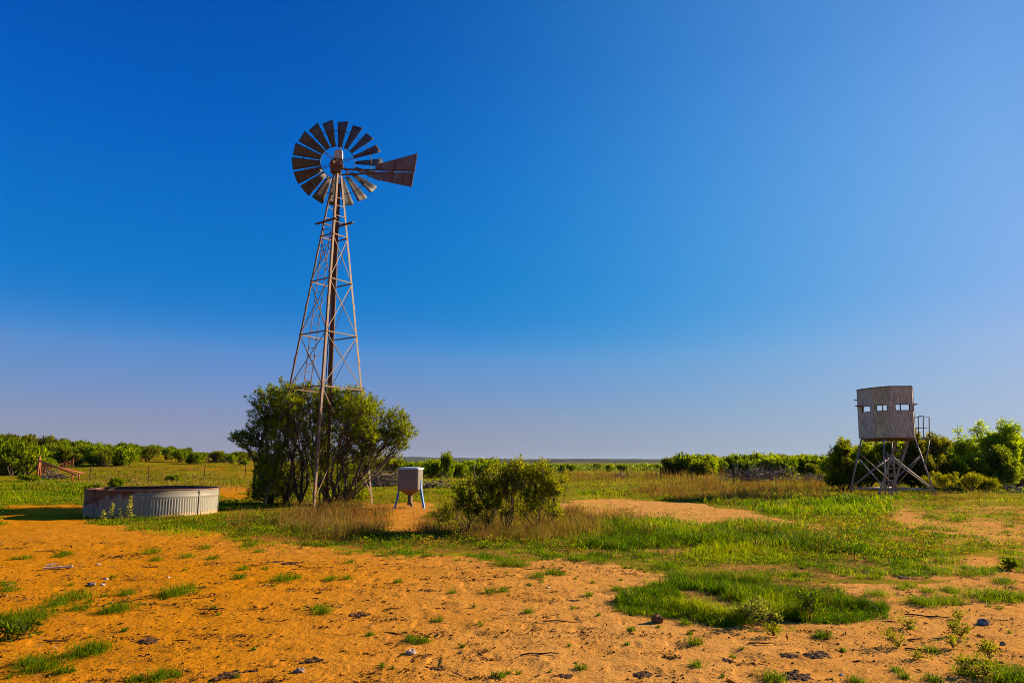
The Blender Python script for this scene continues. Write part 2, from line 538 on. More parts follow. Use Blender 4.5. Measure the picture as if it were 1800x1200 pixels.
def blades(X, Y, Z, height, width, lean, col, tipcol=None, tip_w=.0, curve=1.0):
    """grass blades with one bend: 5 verts, a quad + a tri -> all quads by doubling the tip"""
    n = len(X)
    az = RNG.uniform(0, 2 * np.pi, n)
    faz = RNG.uniform(0, np.pi, n)
    h = np.broadcast_to(height, (n,)); w = np.broadcast_to(width, (n,)); ln = np.broadcast_to(lean, (n,))
    ld = np.stack([np.cos(az), np.sin(az), np.zeros(n)], 1)
    sd = np.stack([np.cos(faz), np.sin(faz), np.zeros(n)], 1)
    B = np.stack([X, Y, Z - .012], 1)
    M = B + np.stack([np.zeros(n), np.zeros(n), h * .58], 1) + ld * (h * ln * .30)[:, None]
    T = B + np.stack([np.zeros(n), np.zeros(n), h * (1 - .25 * ln)], 1) + ld * (h * ln * curve)[:, None]
    w2 = w[:, None] / 2
    V = np.stack([B - sd * w2 * .8, B + sd * w2 * .8, M + sd * w2, M - sd * w2, T + sd * w2 * (tip_w + .08), T - sd * w2 * (tip_w + .08)], 1).reshape(-1, 3)
    i = np.arange(n, dtype=np.int32)[:, None] * 6
    F = np.concatenate([i + np.array([[0, 1, 2, 3]]), i + np.array([[3, 2, 4, 5]])], 0)
    C = np.repeat(col, 6, axis=0).reshape(n, 6, 3)
    if tipcol is not None:
        C[:, 4:, :] = np.broadcast_to(tipcol, (n, 3))[:, None, :]
        C[:, 2:4, :] = .5 * C[:, 2:4, :] + .5 * np.broadcast_to(tipcol, (n, 3))[:, None, :]
    return V, F, C.reshape(-1, 3)

class Batch:
    def __init__(s): s.V = []; s.F = []; s.C = []; s.n = 0
    def add(s, V, F, C):
        s.V.append(V); s.F.append(F + s.n); s.C.append(C); s.n += len(V)
    def build(s, name, mat, parent=None, loc=(0, 0, 0)):
        V = np.concatenate(s.V) - np.array(loc)[None]
        return np_mesh(name, V, np.concatenate(s.F), mat, np.concatenate(s.C), parent, loc=loc)

def in_poly(px, py, poly):
    inside = np.zeros(len(px), dtype=bool)
    j = len(poly) - 1
    for i in range(len(poly)):
        xi, yi = poly[i]; xj, yj = poly[j]
        c = ((yi > py) != (yj > py)) & (px < (xj - xi) * (py - yi) / (yj - yi + 1e-9) + xi)
        inside ^= c
        j = i
    return inside

# zones of the land, outlined where they lie on the ground (as seen from the gate where the photo was taken)
Z_BAND = [(395, 935), (470, 918), (560, 925), (640, 930), (760, 935), (880, 948), (1010, 928), (1120, 922), (1250, 926), (1400, 932), (1500, 944), (1560, 965), (1630, 990), (1610, 1010), (1450, 1012), (1200, 993), (1000, 982), (850, 976), (700, 968), (560, 956), (450, 950)]
Z_PATCH = [(1085, 1060), (1110, 1035), (1180, 1018), (1250, 1008), (1350, 1006), (1460, 1026), (1530, 1052), (1560, 1080), (1500, 1098), (1380, 1104), (1250, 1102), (1130, 1088)]
Z_TANKFRONT = [(170, 915), (300, 908), (395, 900), (500, 905), (470, 940), (330, 946), (240, 936)]
DIRT = [
    [(985, 882), (1090, 876), (1200, 884), (1330, 900), (1440, 916), (1470, 934), (1250, 930), (1110, 922), (1010, 912)],
    [(640, 882), (700, 889), (770, 889), (772, 904), (740, 934), (640, 925), (600, 905)],
    [(0, 886), (150, 883), (160, 922), (0, 935)],
    [(150, 915), (400, 940), (0, 1000), (0, 930)],
    [(220, 868), (280, 868), (290, 876), (215, 876)],
    [(380, 855), (440, 852), (440, 880), (385, 880)],
    [(1560, 905), (1640, 912), (1800, 930), (1800, 968), (1660, 950), (1580, 930)],
    [(1640, 975), (1800, 978), (1800, 1000), (1650, 1000)],
]
Z_NEAR = [(-400, 945), (200, 932), (400, 952), (560, 960), (700, 974), (850, 982), (1000, 988), (1200, 1000), (1450, 1020), (1620, 1018), (1700, 1000), (2300, 985), (2300, 1600), (-400, 1600)]

def cover_at(x, y):
    """plant cover, pale tone, and litter with painted shade, at world points"""
    px, py = project(x, y, np.zeros_like(x))
    j1 = (fbm(x * .5, y * .5, 71, 4) - .5); j2 = (fbm(x * .5 + 40, y * .5, 77, 4) - .5)
    qx = px + j1 * 120; qy = py + j2 * np.clip((py - 812) * .35, 2, 40)
    near = in_poly(qx, qy, Z_NEAR) | (y < 4)
    c = np.where(near, .08, .78)
    for d in DIRT:
        c = np.where(in_poly(qx, qy, d), .14, c)
    right = smooth(1420, 1580, qx) * smooth(868, 900, qy) * (1 - smooth(985, 1030, qy))
    c = np.where(~near, c - .30 * right, c)
    band = in_poly(qx, qy, Z_BAND) | in_poly(qx, qy, Z_PATCH)
    c = np.where(band, .42, c)
    far = smooth(40, 110, y)
    c = c * (1 - far) + far * np.clip(.72 + .5 * (fbm(x * .05, y * .03, 91, 3) - .5), 0, 1)
    tone = np.clip(smooth(300, 1250, px) * .85 + .25 * smooth(940, 900, py) * smooth(900, 1000, px) + .5 * (fbm(x * .2, y * .2, 95, 3) - .5), 0, 1)
    litter_shade = np.zeros_like(c)  # litter colour that also paints shade under junipers, centre bush and grass band
    litter_shade = np.maximum(litter_shade, .8 * np.exp(-(((px - 560) / 110) ** 2 + ((py - 885) / 16) ** 2)))
    litter_shade = np.maximum(litter_shade, .8 * np.exp(-(((px - 870) / 90) ** 2 + ((py - 935) / 12) ** 2)))
    litter_shade = np.where(band, np.maximum(litter_shade, .5), litter_shade)
    return c, tone, litter_shade

# ------------------------------------------------------------------ world + light + camera
def build_world():
    w = bpy.data.worlds.new('World'); SC.world = w; w.use_nodes = True
    nt = w.node_tree; bg = nt.nodes['Background']
    sky = nt.nodes.new('ShaderNodeTexSky'); sky.sky_type = 'NISHITA'; sky.sun_disc = False
    sky.sun_elevation = SUN_EL; sky.sun_rotation = SUN_AZ
    sky.dust_density = .6; sky.ozone_density = 3.0
    tc = nt.nodes.new('ShaderNodeTexCoord')
    dot = nt.nodes.new('ShaderNodeVectorMath'); dot.operation = 'DOT_PRODUCT'
    nt.links.new(tc.outputs['Generated'], dot.inputs[0]); dot.inputs[1].default_value = SUN
    sp = nt.nodes.new('ShaderNodeSeparateXYZ'); nt.links.new(tc.outputs['Generated'], sp.inputs[0])
    z = math_n(nt, 'MAXIMUM', sp.outputs[2], 0.0)
    # clear-sky polarisation: deepest blue at right angles to the sun, paler towards and away from it
    d2 = math_n(nt, 'MULTIPLY', dot.outputs['Value'], dot.outputs['Value'])
    q = math_n(nt, 'MULTIPLY', d2, 1.22, True)
    f = math_n(nt, 'POWER', q, 1.3); f2 = math_n(nt, 'POWER', q, 2.6)      # red comes in later than green and blue
    deep = ramp(nt, [(0, (.31, .32, .42)), (.045, (.275, .30, .43)), (.09, (.185, .285, .54)), (.15, (.085, .262, .62)), (.175, (.040, .230, .612)), (.208, (.010, .196, .60)), (.255, (.003, .186, .59)), (.39, (.0, .122, .552)), (.49, (.0, .098, .49)), (.60, (.0, .064, .40)), (1, (.001, .05, .33))])
    pale = ramp(nt, [(0, (.48, .52, .64)), (.045, (.47, .53, .66)), (.15, (.34, .48, .78)), (.22, (.225, .435, .81)), (.37, (.17, .40, .80)), (.52, (.12, .315, .74)), (1, (.07, .22, .58))])
    deep.color_ramp.interpolation = 'B_SPLINE'; pale.color_ramp.interpolation = 'B_SPLINE'
    nt.links.new(z, deep.inputs[0]); nt.links.new(z, pale.inputs[0])
    s1 = nt.nodes.new('ShaderNodeSeparateColor'); nt.links.new(mix(nt, f, deep.outputs[0], pale.outputs[0]), s1.inputs[0])
    s2 = nt.nodes.new('ShaderNodeSeparateColor'); nt.links.new(mix(nt, f2, deep.outputs[0], pale.outputs[0]), s2.inputs[0])
    cc = nt.nodes.new('ShaderNodeCombineColor')
    nt.links.new(s2.outputs[0], cc.inputs[0]); nt.links.new(s1.outputs[1], cc.inputs[1]); nt.links.new(s1.outputs[2], cc.inputs[2])
    c = cc.outputs[0]
    k = 1.0 / (.1 * 2 ** EXPO)
    c = mix(nt, 1.0, c, (k, k, k), 'MULTIPLY')
    c = mix(nt, .006, c, sky.outputs[0])
    nt.links.new(c, bg.inputs[0]); bg.inputs[1].default_value = .1
    L = bpy.data.lights.new('sun', 'SUN'); L.energy = 4.0; L.angle = R(.6); L.color = (1.0, .80, .54)
    o = bpy.data.objects.new('sun', L); COL.objects.link(o)
    o.rotation_euler = Vector(-SUN).to_track_quat('-Z', 'Y').to_euler()
    o.location = (20, 10, 30)

def build_camera():
    c = bpy.data.cameras.new('camera'); c.sensor_width = 36; c.lens = 24.0
    c.clip_start = .05; c.clip_end = 20000
    o = bpy.data.objects.new('camera', c); COL.objects.link(o)
    o.location = CAM; o.rotation_euler = (R(90) + TH, 0, 0)
    SC.camera = o
    SC.view_settings.view_transform = 'Standard'; SC.view_settings.look = 'None'
    SC.view_settings.exposure = EXPO; SC.view_settings.gamma = 1
    SC.render.resolution_x = 1024; SC.render.resolution_y = 682
    SC.cycles.pixel_filter_type = 'BLACKMAN_HARRIS'; SC.cycles.filter_width = .95
    SC.cycles.use_denoising = True; SC.cycles.denoiser = 'OPENIMAGEDENOISE'; SC.cycles.denoising_prefilter = 'NONE'; SC.cycles.denoising_input_passes = 'RGB_ALBEDO_NORMAL'; SC.cycles.sample_clamp_indirect = 1.2
    SC.cycles.sampling_pattern = 'BLUE_NOISE'
    SC.cycles.max_bounces = 6; SC.cycles.diffuse_bounces = 3; SC.cycles.transmission_bounces = 4

# ------------------------------------------------------------------ ground
def build_ground():
    rs = [0.0, .8, 1.5, 2.2]
    r = 2.6
    while r < 70: rs.append(r); r *= 1.0085
    while r < 9000: rs.append(r); r *= 1.03
    rs = np.array(rs)
    a_in = np.linspace(-44, 44, 760)
    a_out = np.linspace(44, 316, 70)[1:-1]
    az = np.radians(np.concatenate([a_in, a_out]))
    na = len(az)
    RR, AA = np.meshgrid(rs, az, indexing='ij')
    X = RR * np.sin(AA); Y = RR * np.cos(AA)
    Zt = H(X.ravel(), Y.ravel()) - 1.5 * smooth(2000, 8000, RR.ravel())
    V = np.stack([X.ravel(), Y.ravel(), Zt], 1)
    nr = len(rs)
    i = np.arange(nr - 1)[:, None] * na; k = np.arange(na)[None]
    k2 = (k + 1) % na
    F = np.stack([i + k, i + na + k, i + na + k2, i + k2], -1).reshape(-1, 4)
    F = F[na:] if False else F
    o = np_mesh('ground', V, F, M_GROUND, None, smooth_=True)
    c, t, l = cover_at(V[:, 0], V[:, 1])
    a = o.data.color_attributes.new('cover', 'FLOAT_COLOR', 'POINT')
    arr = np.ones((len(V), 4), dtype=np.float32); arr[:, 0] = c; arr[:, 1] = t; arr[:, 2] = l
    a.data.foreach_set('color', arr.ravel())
    tag(o, kind='structure')

def build_hills():
    """low wooded ridges on the skyline"""
    m, nt, out = new_mat('far_wooded_slope')
    co = objco(nt)
    mp = nt.nodes.new('ShaderNodeMapping'); mp.inputs['Scale'].default_value = (1, .25, 1)
    nt.links.new(co, mp.inputs[0])
    n1 = noise(nt, mp.outputs[0], .03, 6, .75); n2 = noise(nt, co, .006, 3, .5)
    c = mix(nt, n1.outputs[0], (.006, .014, .010), (.075, .085, .035))
    r = ramp(nt, [(.5, (0, 0, 0)), (.7, (1, 1, 1))]); nt.links.new(n2.outputs[0], r.inputs[0])
    c = mix(nt, math_n(nt, 'MULTIPLY', r.outputs[0], .35), c, (.22, .15, .07))
    principled(nt, out, c, .95, 0, n1.outputs[0], 1.0, 6.0, .05)
    for name, Y0, spans, seed, depth in (
        ('blue_ridge', 4200, [(300, 0), (560, 5), (640, 9.5), (720, 9.2), (780, 8.0), (860, 6.4), (930, 5.0), (1000, 3.6), (1120, 1)], 5, 1500),
        ('wooded_ridge', 2300, [(560, 0), (820, 3.2), (900, 4.8), (960, 5.6), (1040, 5.8), (1120, 5.6), (1190, 5.2), (1300, 4.5), (1500, 4.5), (1900, 4)], 8, 900),
        ('left_ridge', 2300, [(-300, 5), (100, 5), (300, 4.5), (430, 4.2), (520, 2)], 9, 900)):
        pxs = np.linspace(spans[0][0], spans[-1][0], 420)
        hp = np.interp(pxs, [s[0] for s in spans], [s[1] for s in spans])
        rows = 9
        V = []
        for j in range(rows):
            t = j / (rows - 1)
            prof = math.sin(math.pi * min(1, t * 1.0))
            y = Y0 + depth * (t - .5)
            x = (pxs - 900) / FPX * (Y0 * CT)
            jag = 1 + .10 * (fbm(pxs * .05 + j * 3.1, pxs * 0 + seed, seed, 4) - .5) + .06 * (vnoise(pxs * .6, pxs * 0 + j, seed) - .5)
            zz = (hp * jag / FPX * Y0 + CH * 1.0) * prof - 3.0 * (1 - prof)
            V.append(np.stack([x * (y / Y0), np.full_like(x, y), zz], 1))
        V = np.concatenate(V)
        nn = len(pxs)
        i = np.arange(rows - 1)[:, None] * nn; k = np.arange(nn - 1)[None]
        F = np.stack([i + k, i + k + 1, i + nn + k + 1, i + nn + k], -1).reshape(-1, 4)
        o = np_mesh('distant_hills', V, F, m, None, smooth_=True)
        tag(o, kind='structure')

# ------------------------------------------------------------------ windmill
def cross2(a, b): return a[0] * b[1] - a[1] * b[0]

def on_plane(px, py, h, t):
    """point on the vertical plane through h along horizontal t, seen at px, py"""
    d = ray(px, py)
    s = cross2(np.array(h[:2]) - CAM[:2], t) / cross2(d[:2], t)
    return CAM + d * s

def build_windmill():
    x0, y0 = ground_hit(np.array([561.0]), np.array([887.5]))
    Y0 = float(y0[0])
    base = gp(561, Y0)
    root = thing('windmill', base, 'tall rust-brown multi-bladed windmill on a lattice tower rising over dark junipers', 'windmill')
    top = at(593.5, 304, Y0)
    rb, rt = 2.02, .17
    az = [R(250 + 90 * k + 30) for k in range(4)]   # front, right, back, left
    dirs = [np.array([math.cos(a), math.sin(a), 0]) for a in az]
    def corner(k, t):
        c = base + (top - base) * t
        return c + dirs[k % 4] * (rb + (rt - rb) * t)
    def t_of(py):
        lo, hi = 0.0, 1.0
        for _ in range(40):
            m = (lo + hi) / 2
            c = base + (top - base) * m
            if project(c[0], c[1], c[2])[1] > py: lo = m
            else: hi = m
        return lo
    def P(name, mb, mat, parent=root, smooth_=False):
        o = mb.build(name, mat, None, smooth_, loc=base)
        o.location = (0, 0, 0); o.parent = parent
        return o
    for k in range(4):
        d1 = (corner(k + 1, 0) - corner(k, 0)); d2 = (corner(k - 1, 0) - corner(k, 0))
        b = corner(k, 0); b = np.array([b[0], b[1], hz(b[0], b[1]) - .12])
        mb = MB().angle(b, corner(k, 1.0), d1, d2, .085, .012)
        # splice plates
        for py in (640, 545, 455):
            t = t_of(py); q = corner(k, t); q2 = corner(k, t + .02)
            mb.angle(q - .004 * norm(d1) - .004 * norm(d2), q2 - .004 * norm(d1) - .004 * norm(d2), d1, d2, .092, .014)
        P('leg', mb, M_TOWER)
    levels = [t_of(p) for p in (684.5, 590, 497, 417.5)]
    for lv in levels:
        mb = MB()
        for k in range(4):
            mb.beam(corner(k, lv), corner(k + 1, lv), .042, .042)
        P('girt', mb, M_TOWER)
    seg = [0.02] + levels
    for a, b in zip(seg[:-1], seg[1:]):
        for k in range(4):
            mb = MB()
            w = .030 if k in (0, 3) else .018
            off = dirs[k] * .0
            mb.beam(corner(k, a), corner(k + 1, b), w, .014, up=dirs[k] + dirs[(k + 1) % 4])
            e = .02 * norm(dirs[k] + dirs[(k + 1) % 4])
            mb.beam(corner(k + 1, a) - e, corner(k, b) - e, w, .014, up=dirs[k] + dirs[(k + 1) % 4])
            P('brace', mb, M_TOWER)
    # short struts near the head
    for py in (366, 384, 352):
        t = t_of(py)
        for k in range(4):
            if (k + int(py)) % 2 == 0:
                mb = MB(); mb.beam(corner(k, t), corner(k + 1, t + .004), .03, .03)
                P('head_strut', mb, M_TOWER)
    # work platform: two narrow planks on bearers
    t = t_of(392)
    c = base + (top - base) * t
    run = norm(dirs[0] - dirs[3]); side_ = norm(dirs[0] + dirs[3])
    for s, sh, ln in ((.36, -.12, .62), (-.36, .10, .58)):
        mb = MB(); q = c + side_ * s + run * sh
        mb.beam(q - run * ln, q + run * ln, .10, .05)
        P('platform_plank', mb, M_RUSTPIPE)
    for s in (-.30, .30):
        mb = MB()
        q = c + run * s - np.array([0, 0, .05])
        mb.beam(q - side_ * .46, q + side_ * .46, .04, .045)
        P('platform_bearer', mb, M_RUSTPIPE)
    # drop pipe down the middle
    mb = MB(); e = base + (top - base) * .965 + dirs[1] * .10
    bp = base + dirs[1] * .25
    mb.tube([bp - np.array([0, 0, .2]), e], .052, 10)
    P('well_pipe', mb, M_RUSTPIPE, smooth_=True)
    mb = MB(); mb.tube([base + dirs[0] * .1 - np.array([0, 0, .1]), base + (top - base) * .97], .018, 6)
    P('pump_rod', mb, M_RUSTPIPE)
    # ladder up the rear left face
    mb = MB()
    def lad(t, s):
        m = corner(3, t) * (.54 + s) + corner(2, t) * (.46 - s)
        return m + norm(dirs[3] + dirs[2]) * .05
    t0, t1 = .02, t_of(400)
    K = 34
    for k in range(K):
        t = t0 + (t1 - t0) * k / (K - 1)
        wdt = .17 / max(.5, np.linalg.norm(corner(3, t) - corner(2, t)))
        if k: mb.tube([lad(t, -wdt), lad(t, wdt)], .014, 5)
    for sgn in (-1, 1):
        pts = []
        for k in range(9):
            t = t0 + (t1 - t0) * k / 8
            wdt = .17 / max(.5, np.linalg.norm(corner(3, t) - corner(2, t)))
            pts.append(lad(t, sgn * wdt))
        mb.tube(pts, .018, 5)
    P('ladder', mb, M_TOWER)
    # mast pipe on top of the tower
    hub = at(593, 280, Y0)
    vdir = norm(np.array([hub[0], hub[1] + 0.0, 0]))          # horizontal, away from the camera
    th = R(-4)
    ax = np.array([vdir[0] * math.cos(th) - vdir[1] * math.sin(th), vdir[0] * math.sin(th) + vdir[1] * math.cos(th), 0])
    ax = norm(ax + np.array([0, 0, .06]))
    right = norm(np.cross(ax, [0, 0, 1.0])); up = np.cross(right, ax)
    mb = MB(); mb.tube([base + (top - base) * .90, top, hub - up * .30], [.05, .05, .06], 10)
    P('mast', mb, M_TOWER, smooth_=True)
    # gear case with hood, this side of the wheel
    mb = MB()
    gc = hub - ax * .10 - up * .24
    def box(mb, c, sx, sy, sz, taper=1.0):
        vs = []
        for kz in (-1, 1):
            tt = taper if kz > 0 else 1
            for (i, j) in ((-1, -1), (1, -1), (1, 1), (-1, 1)):
                vs.append(c + right * i * sx / 2 * tt + ax * j * sy / 2 * tt + up * kz * sz / 2)
        mb.add(vs, [(3, 2, 1, 0), (4, 5, 6, 7), (0, 1, 5, 4), (1, 2, 6, 5), (2, 3, 7, 6), (3, 0, 4, 7)])
    box(mb, gc, .36, .52, .34, .85)
    box(mb, gc - up * .26 - right * .03, .42, .36, .24, .9)
    mb.tube([gc - right * .26 - up * .1, gc + right * .25 - up * .1], .14, 12)
    mb.tube([gc - right * .2 - up * .3 - ax * .2, gc + right * .02 + up * .1 - ax * .25], .05, 8)
    mb.blob(gc - right * .14 - up * .05 - ax * .18, (.15, .15, .17), 3)
    P('gear_case', mb, M_MOTOR)
    mb = MB()
    hb = gc + up * .17 + right * .04
    prof = [(-.17, 0), (-.165, .22), (-.12, .34), (-.03, .40), (.10, .40), (.16, .36), (.19, .25), (.19, 0)]
    vs = []
    for j, dpt in enumerate((-.20, -.17, .17, .20)):
        k = .9 if j in (0, 3) else 1.0
        vs += [hb + right * px_ * k + up * (pz * k) + ax * dpt for px_, pz in prof]
    fs = []
    n = len(prof)
    for j in range(3):
        for i in range(n - 1): fs.append((j * n + i, j * n + i + 1, (j + 1) * n + i + 1, (j + 1) * n + i))
    fs += [tuple(range(n - 1, -1, -1)), tuple(3 * n + i for i in range(n))]
    mb.add(vs, fs)
    P('gear_hood', mb, M_HOOD)
    # the wheel: 18 sheet blades on two rings, carried by six spoke pairs
    wheel = bpy.data.objects.new('wheel', None); COL.objects.link(wheel); wheel.parent = root
    wc = hub + ax * .42
    depth = wc[1] * CT + (wc[2] - CH) * ST
    RW = 77.5 * depth / FPX
    wheel.location = [float(c) for c in (wc - base)]
    def PW(name, mb, mat, smooth_=False):
        o = mb.build(name, mat, None, smooth_, loc=wc); o.location = (0, 0, 0); o.parent = wheel
        return o
    nb = 18
    for b in range(nb):
        a0 = 2 * math.pi * (b + .28) / nb
        rad = math.cos(a0) * right + math.sin(a0) * up
        tan = -math.sin(a0) * right + math.cos(a0) * up
        vs = []; nr_, nc_ = 5, 5
        for i in range(nr_):
            s = i / (nr_ - 1)
            rr = RW * (.385 + .615 * s)
            half = RW * (.060 + .084 * s)
            pitch = R(36 - 8 * s)
            for j in range(nc_):
                q = (j / (nc_ - 1)) * 2 - 1
                camber = .16 * half * (1 - q * q)
                tt = q * half * math.cos(pitch); aa = q * half * math.sin(pitch) + camber
                rr2 = math.sqrt(max(rr * rr - tt * tt * .8, 0)) if s == 1 else rr
                vs.append(wc + rad * rr2 + tan * tt + ax * aa)
        nv = len(vs)
        vs2 = vs + [v + ax * .006 for v in vs]
        fs = []
        for i in range(nr_ - 1):
            for j in range(nc_ - 1):
                q0 = i * nc_ + j
                fs.append((q0, q0 + 1, q0 + nc_ + 1, q0 + nc_)); fs.append((nv + q0, nv + q0 + nc_, nv + q0 + nc_ + 1, nv + q0 + 1))
        edge = [j for j in range(nc_)] + [i * nc_ + nc_ - 1 for i in range(1, nr_)] + [(nr_ - 1) * nc_ + j for j in range(nc_ - 2, -1, -1)] + [i * nc_ for i in range(nr_ - 2, 0, -1)]
        for i in range(len(edge)):
            a_, b_ = edge[i], edge[(i + 1) % len(edge)]
            fs.append((b_, a_, nv + a_, nv + b_))
        mb = MB().add(vs2, fs)
        PW('blade', mb, M_BLADE, True)
    for rr in (.385, .75):
        mb = MB(); pts = []
        for k in range(73):
            a = 2 * math.pi * k / 72
            pts.append(wc + (math.cos(a) * right + math.sin(a) * up) * RW * rr - ax * .05)
        mb.tube(pts, .016, 6, caps=False)
        PW('ring', mb, M_BLADE, True)
    for k in range(6):
        a = 2 * math.pi * (k + .4) / 6
        rad = math.cos(a) * right + math.sin(a) * up
        mb = MB()
        mb.tube([wc + ax * .16, wc + rad * RW * .75 - ax * .02], .013, 6)
        mb.tube([wc - ax * .14, wc + rad * RW * .75 - ax * .06], .013, 6)
        PW('spoke', mb, M_RUSTPIPE)
    mb = MB(); mb.tube([wc - ax * .40, wc - ax * .17, wc - ax * .16, wc + ax * .18, wc + ax * .2], [.06, .06, .12, .12, .05], 14)
    PW('hub', mb, M_MOTOR, True)
    # tail: two arms and a split trapezoid vane, swung round to the right and a little to this side
    tail = bpy.data.objects.new('tail', None); COL.objects.link(tail); tail.parent = root
    tail.location = [float(c) for c in (hub - base)]
    tv = norm(right[:2] * math.cos(R(14)) - norm(np.array([hub[0], hub[1]])) * math.sin(R(14)))
    pivot = hub - ax * .30
    def tp(px, py): return on_plane(px, py, pivot, tv)
    def PT(name, mb, mat, smooth_=False):
        o = mb.build(name, mat, None, smooth_, loc=hub); o.location = (0, 0, 0); o.parent = tail
        return o
    def pz(zx, zy): return tp(490 + zx / 6.0, 180 + zy / 6.0)
    nrm = np.array([tv[1], -tv[0], 0]) * -1
    PT('vane', MB().prism([pz(1022, 658), pz(1015, 722), pz(1436, 716), pz(1466, 537)], .012), M_VANE)
    PT('vane', MB().prism([pz(1008, 742), pz(998, 808), pz(1403, 895), pz(1430, 732)], .012), M_VANE)
    mb = MB(); mb.beam(pz(690, 706), pz(1440, 722), .045, .055); PT('tail_arm', mb, M_RUSTPIPE)
    mb = MB(); mb.beam(pz(652, 765), pz(1215, 735), .045, .055); PT('tail_arm', mb, M_RUSTPIPE)
    mb = MB()
    nv_ = np.array([-tv[1], tv[0], 0]); nv_ = nv_ if nv_[1] < 0 else -nv_
    for a, b in (((1233, 610), (1190, 842)), ((1455, 545), (1398, 890))):
        p, q = pz(*a) + nv_ * .02, pz(*b) + nv_ * .02
        mb.beam(p, q, .035, .02, up=nv_)
    PT('vane_batten', mb, M_RUSTPIPE)
    mb = MB(); mb.tube([hub - up * .32 - ax * .1, pz(720, 722)], .02, 6); mb.tube([pz(705, 700), pz(730, 765)], .03, 6)
    PT('furl_spring', mb, M_RUSTPIPE)
    return Y0, base

# ------------------------------------------------------------------ stock tank
def build_tank():
    # near foot of the wall at y~910, width 150..386 px
    d_near = 20.6
    R_ = 2.02
    Yc = 22.6
    c = gp(268.5, Yc)
    depth = Yc * CT + (0 - CH) * ST
    R_ = 236 / 2 * depth / FPX * .89
    root = thing('stock_tank', c, 'wide round galvanised stock tank with rust-eaten rim standing on orange dirt', 'water tank')
    Ht = .78
    # corrugated shell, plain band at the top
    n = 720; V = []; F = []
    zs = [-.06, .06, .075, .50, .515, .56, .58, .60, .70, .72, Ht]
    amp = [0, 0, 1, 1, 0, 0, .0, 0, 0, 0, 0]
    bulge = [0, 0, 0, 0, 0, .012, .016, .012, .0, .006, .0]
    W = 150
    for i, z in enumerate(zs):
        for k in range(n):
            a = 2 * math.pi * k / n
            rr = R_ + amp[i] * .009 * math.cos(W * a) + bulge[i]
            # dents
            rr += .02 * math.sin(3 * a + 1) * (z / Ht) + .012 * math.sin(7 * a + 2) * (z / Ht) ** 2
            V.append((rr * math.cos(a), rr * math.sin(a), z + (.006 * math.sin(5 * a) if i == len(zs) - 1 else 0)))
    for i in range(len(zs) - 1):
        for k in range(n):
            F.append((i * n + k, i * n + (k + 1) % n, (i + 1) * n + (k + 1) % n, (i + 1) * n + k))
    m = len(V)
    V += [(x * (1 - .008 / R_), y * (1 - .008 / R_), z) for x, y, z in V]
    F += [(a + m, d + m, c_ + m, b + m) for a, b, c_, d in F]
    o = np_mesh('tank_wall', np.array(V), np.array(F), M_TANK, None, root, True)
    mb = MB()
    pts = []
    for k in range(145):
        a = 2 * math.pi * k / 144
        rr = R_ + .02 * math.sin(3 * a + 1) + .012 * math.sin(7 * a + 2)
        pts.append((rr * math.cos(a), rr * math.sin(a), Ht + .006 * math.sin(5 * a)))
    mb.tube(pts, .022, 8, caps=False)
    mb.build('rim', M_TANKRIM, root, True)
    mb = MB().lathe([(0.01, .10), (R_ * .5, .11), (R_ - .03, .09)], 48)
    mb.build('tank_bottom', M_CLOD, root, True)
    for deg in (-118, -72, -22, 14):
        mb = MB(); a = R(deg); d = np.array([math.cos(a), math.sin(a), 0]); t_ = np.array([-d[1], d[0], 0])
        rr = R_ + .016
        mb.beam(d * rr + np.array([0, 0, .0]), d * rr + np.array([0, 0, .74]), .045, .012, up=d)
        for z in np.linspace(.05, .7, 12):
            mb.blob(d * (rr + .007) + np.array([0, 0, z]), (.008, .008, .008), int(z * 100), 6, 4, .0)
        mb.build('seam', M_TANK, root)
    # rusted plate riveted over a hole on the left shoulder
    mb = MB()
    for a0, a1, z0, z1 in ((R(222), R(242), .42, .76),):
        vs = []
        for i in range(9):
            a = a0 + (a1 - a0) * i / 8
            rr = R_ + .022
            jag = .05 * math.sin(i * 2.3)
            vs += [((rr + .004) * math.cos(a), (rr + .004) * math.sin(a), z0 + jag), ((rr + .02) * math.cos(a), (rr + .02) * math.sin(a), z1)]
        nn = len(vs)
        vs += [(x * .997, y * .997, z) for x, y, z in vs]
        fs = [(2 * i, 2 * i + 2, 2 * i + 3, 2 * i + 1) for i in range(8)] + [(nn + 2 * i, nn + 2 * i + 1, nn + 2 * i + 3, nn + 2 * i + 2) for i in range(8)]
        fs += [(0, 1, nn + 1, nn), (16, nn + 16, nn + 17, 17)]
        fs += [(2 * i, nn + 2 * i, nn + 2 * i + 2, 2 * i + 2) for i in range(8)] + [(2 * i + 1, 2 * i + 3, nn + 2 * i + 3, nn + 2 * i + 1) for i in range(8)]
        mb.add(vs, fs)
    tag(mb.build('patch_plate', M_TANKRIM, root), 'dark rusted patch below the rim')
    return c, R_

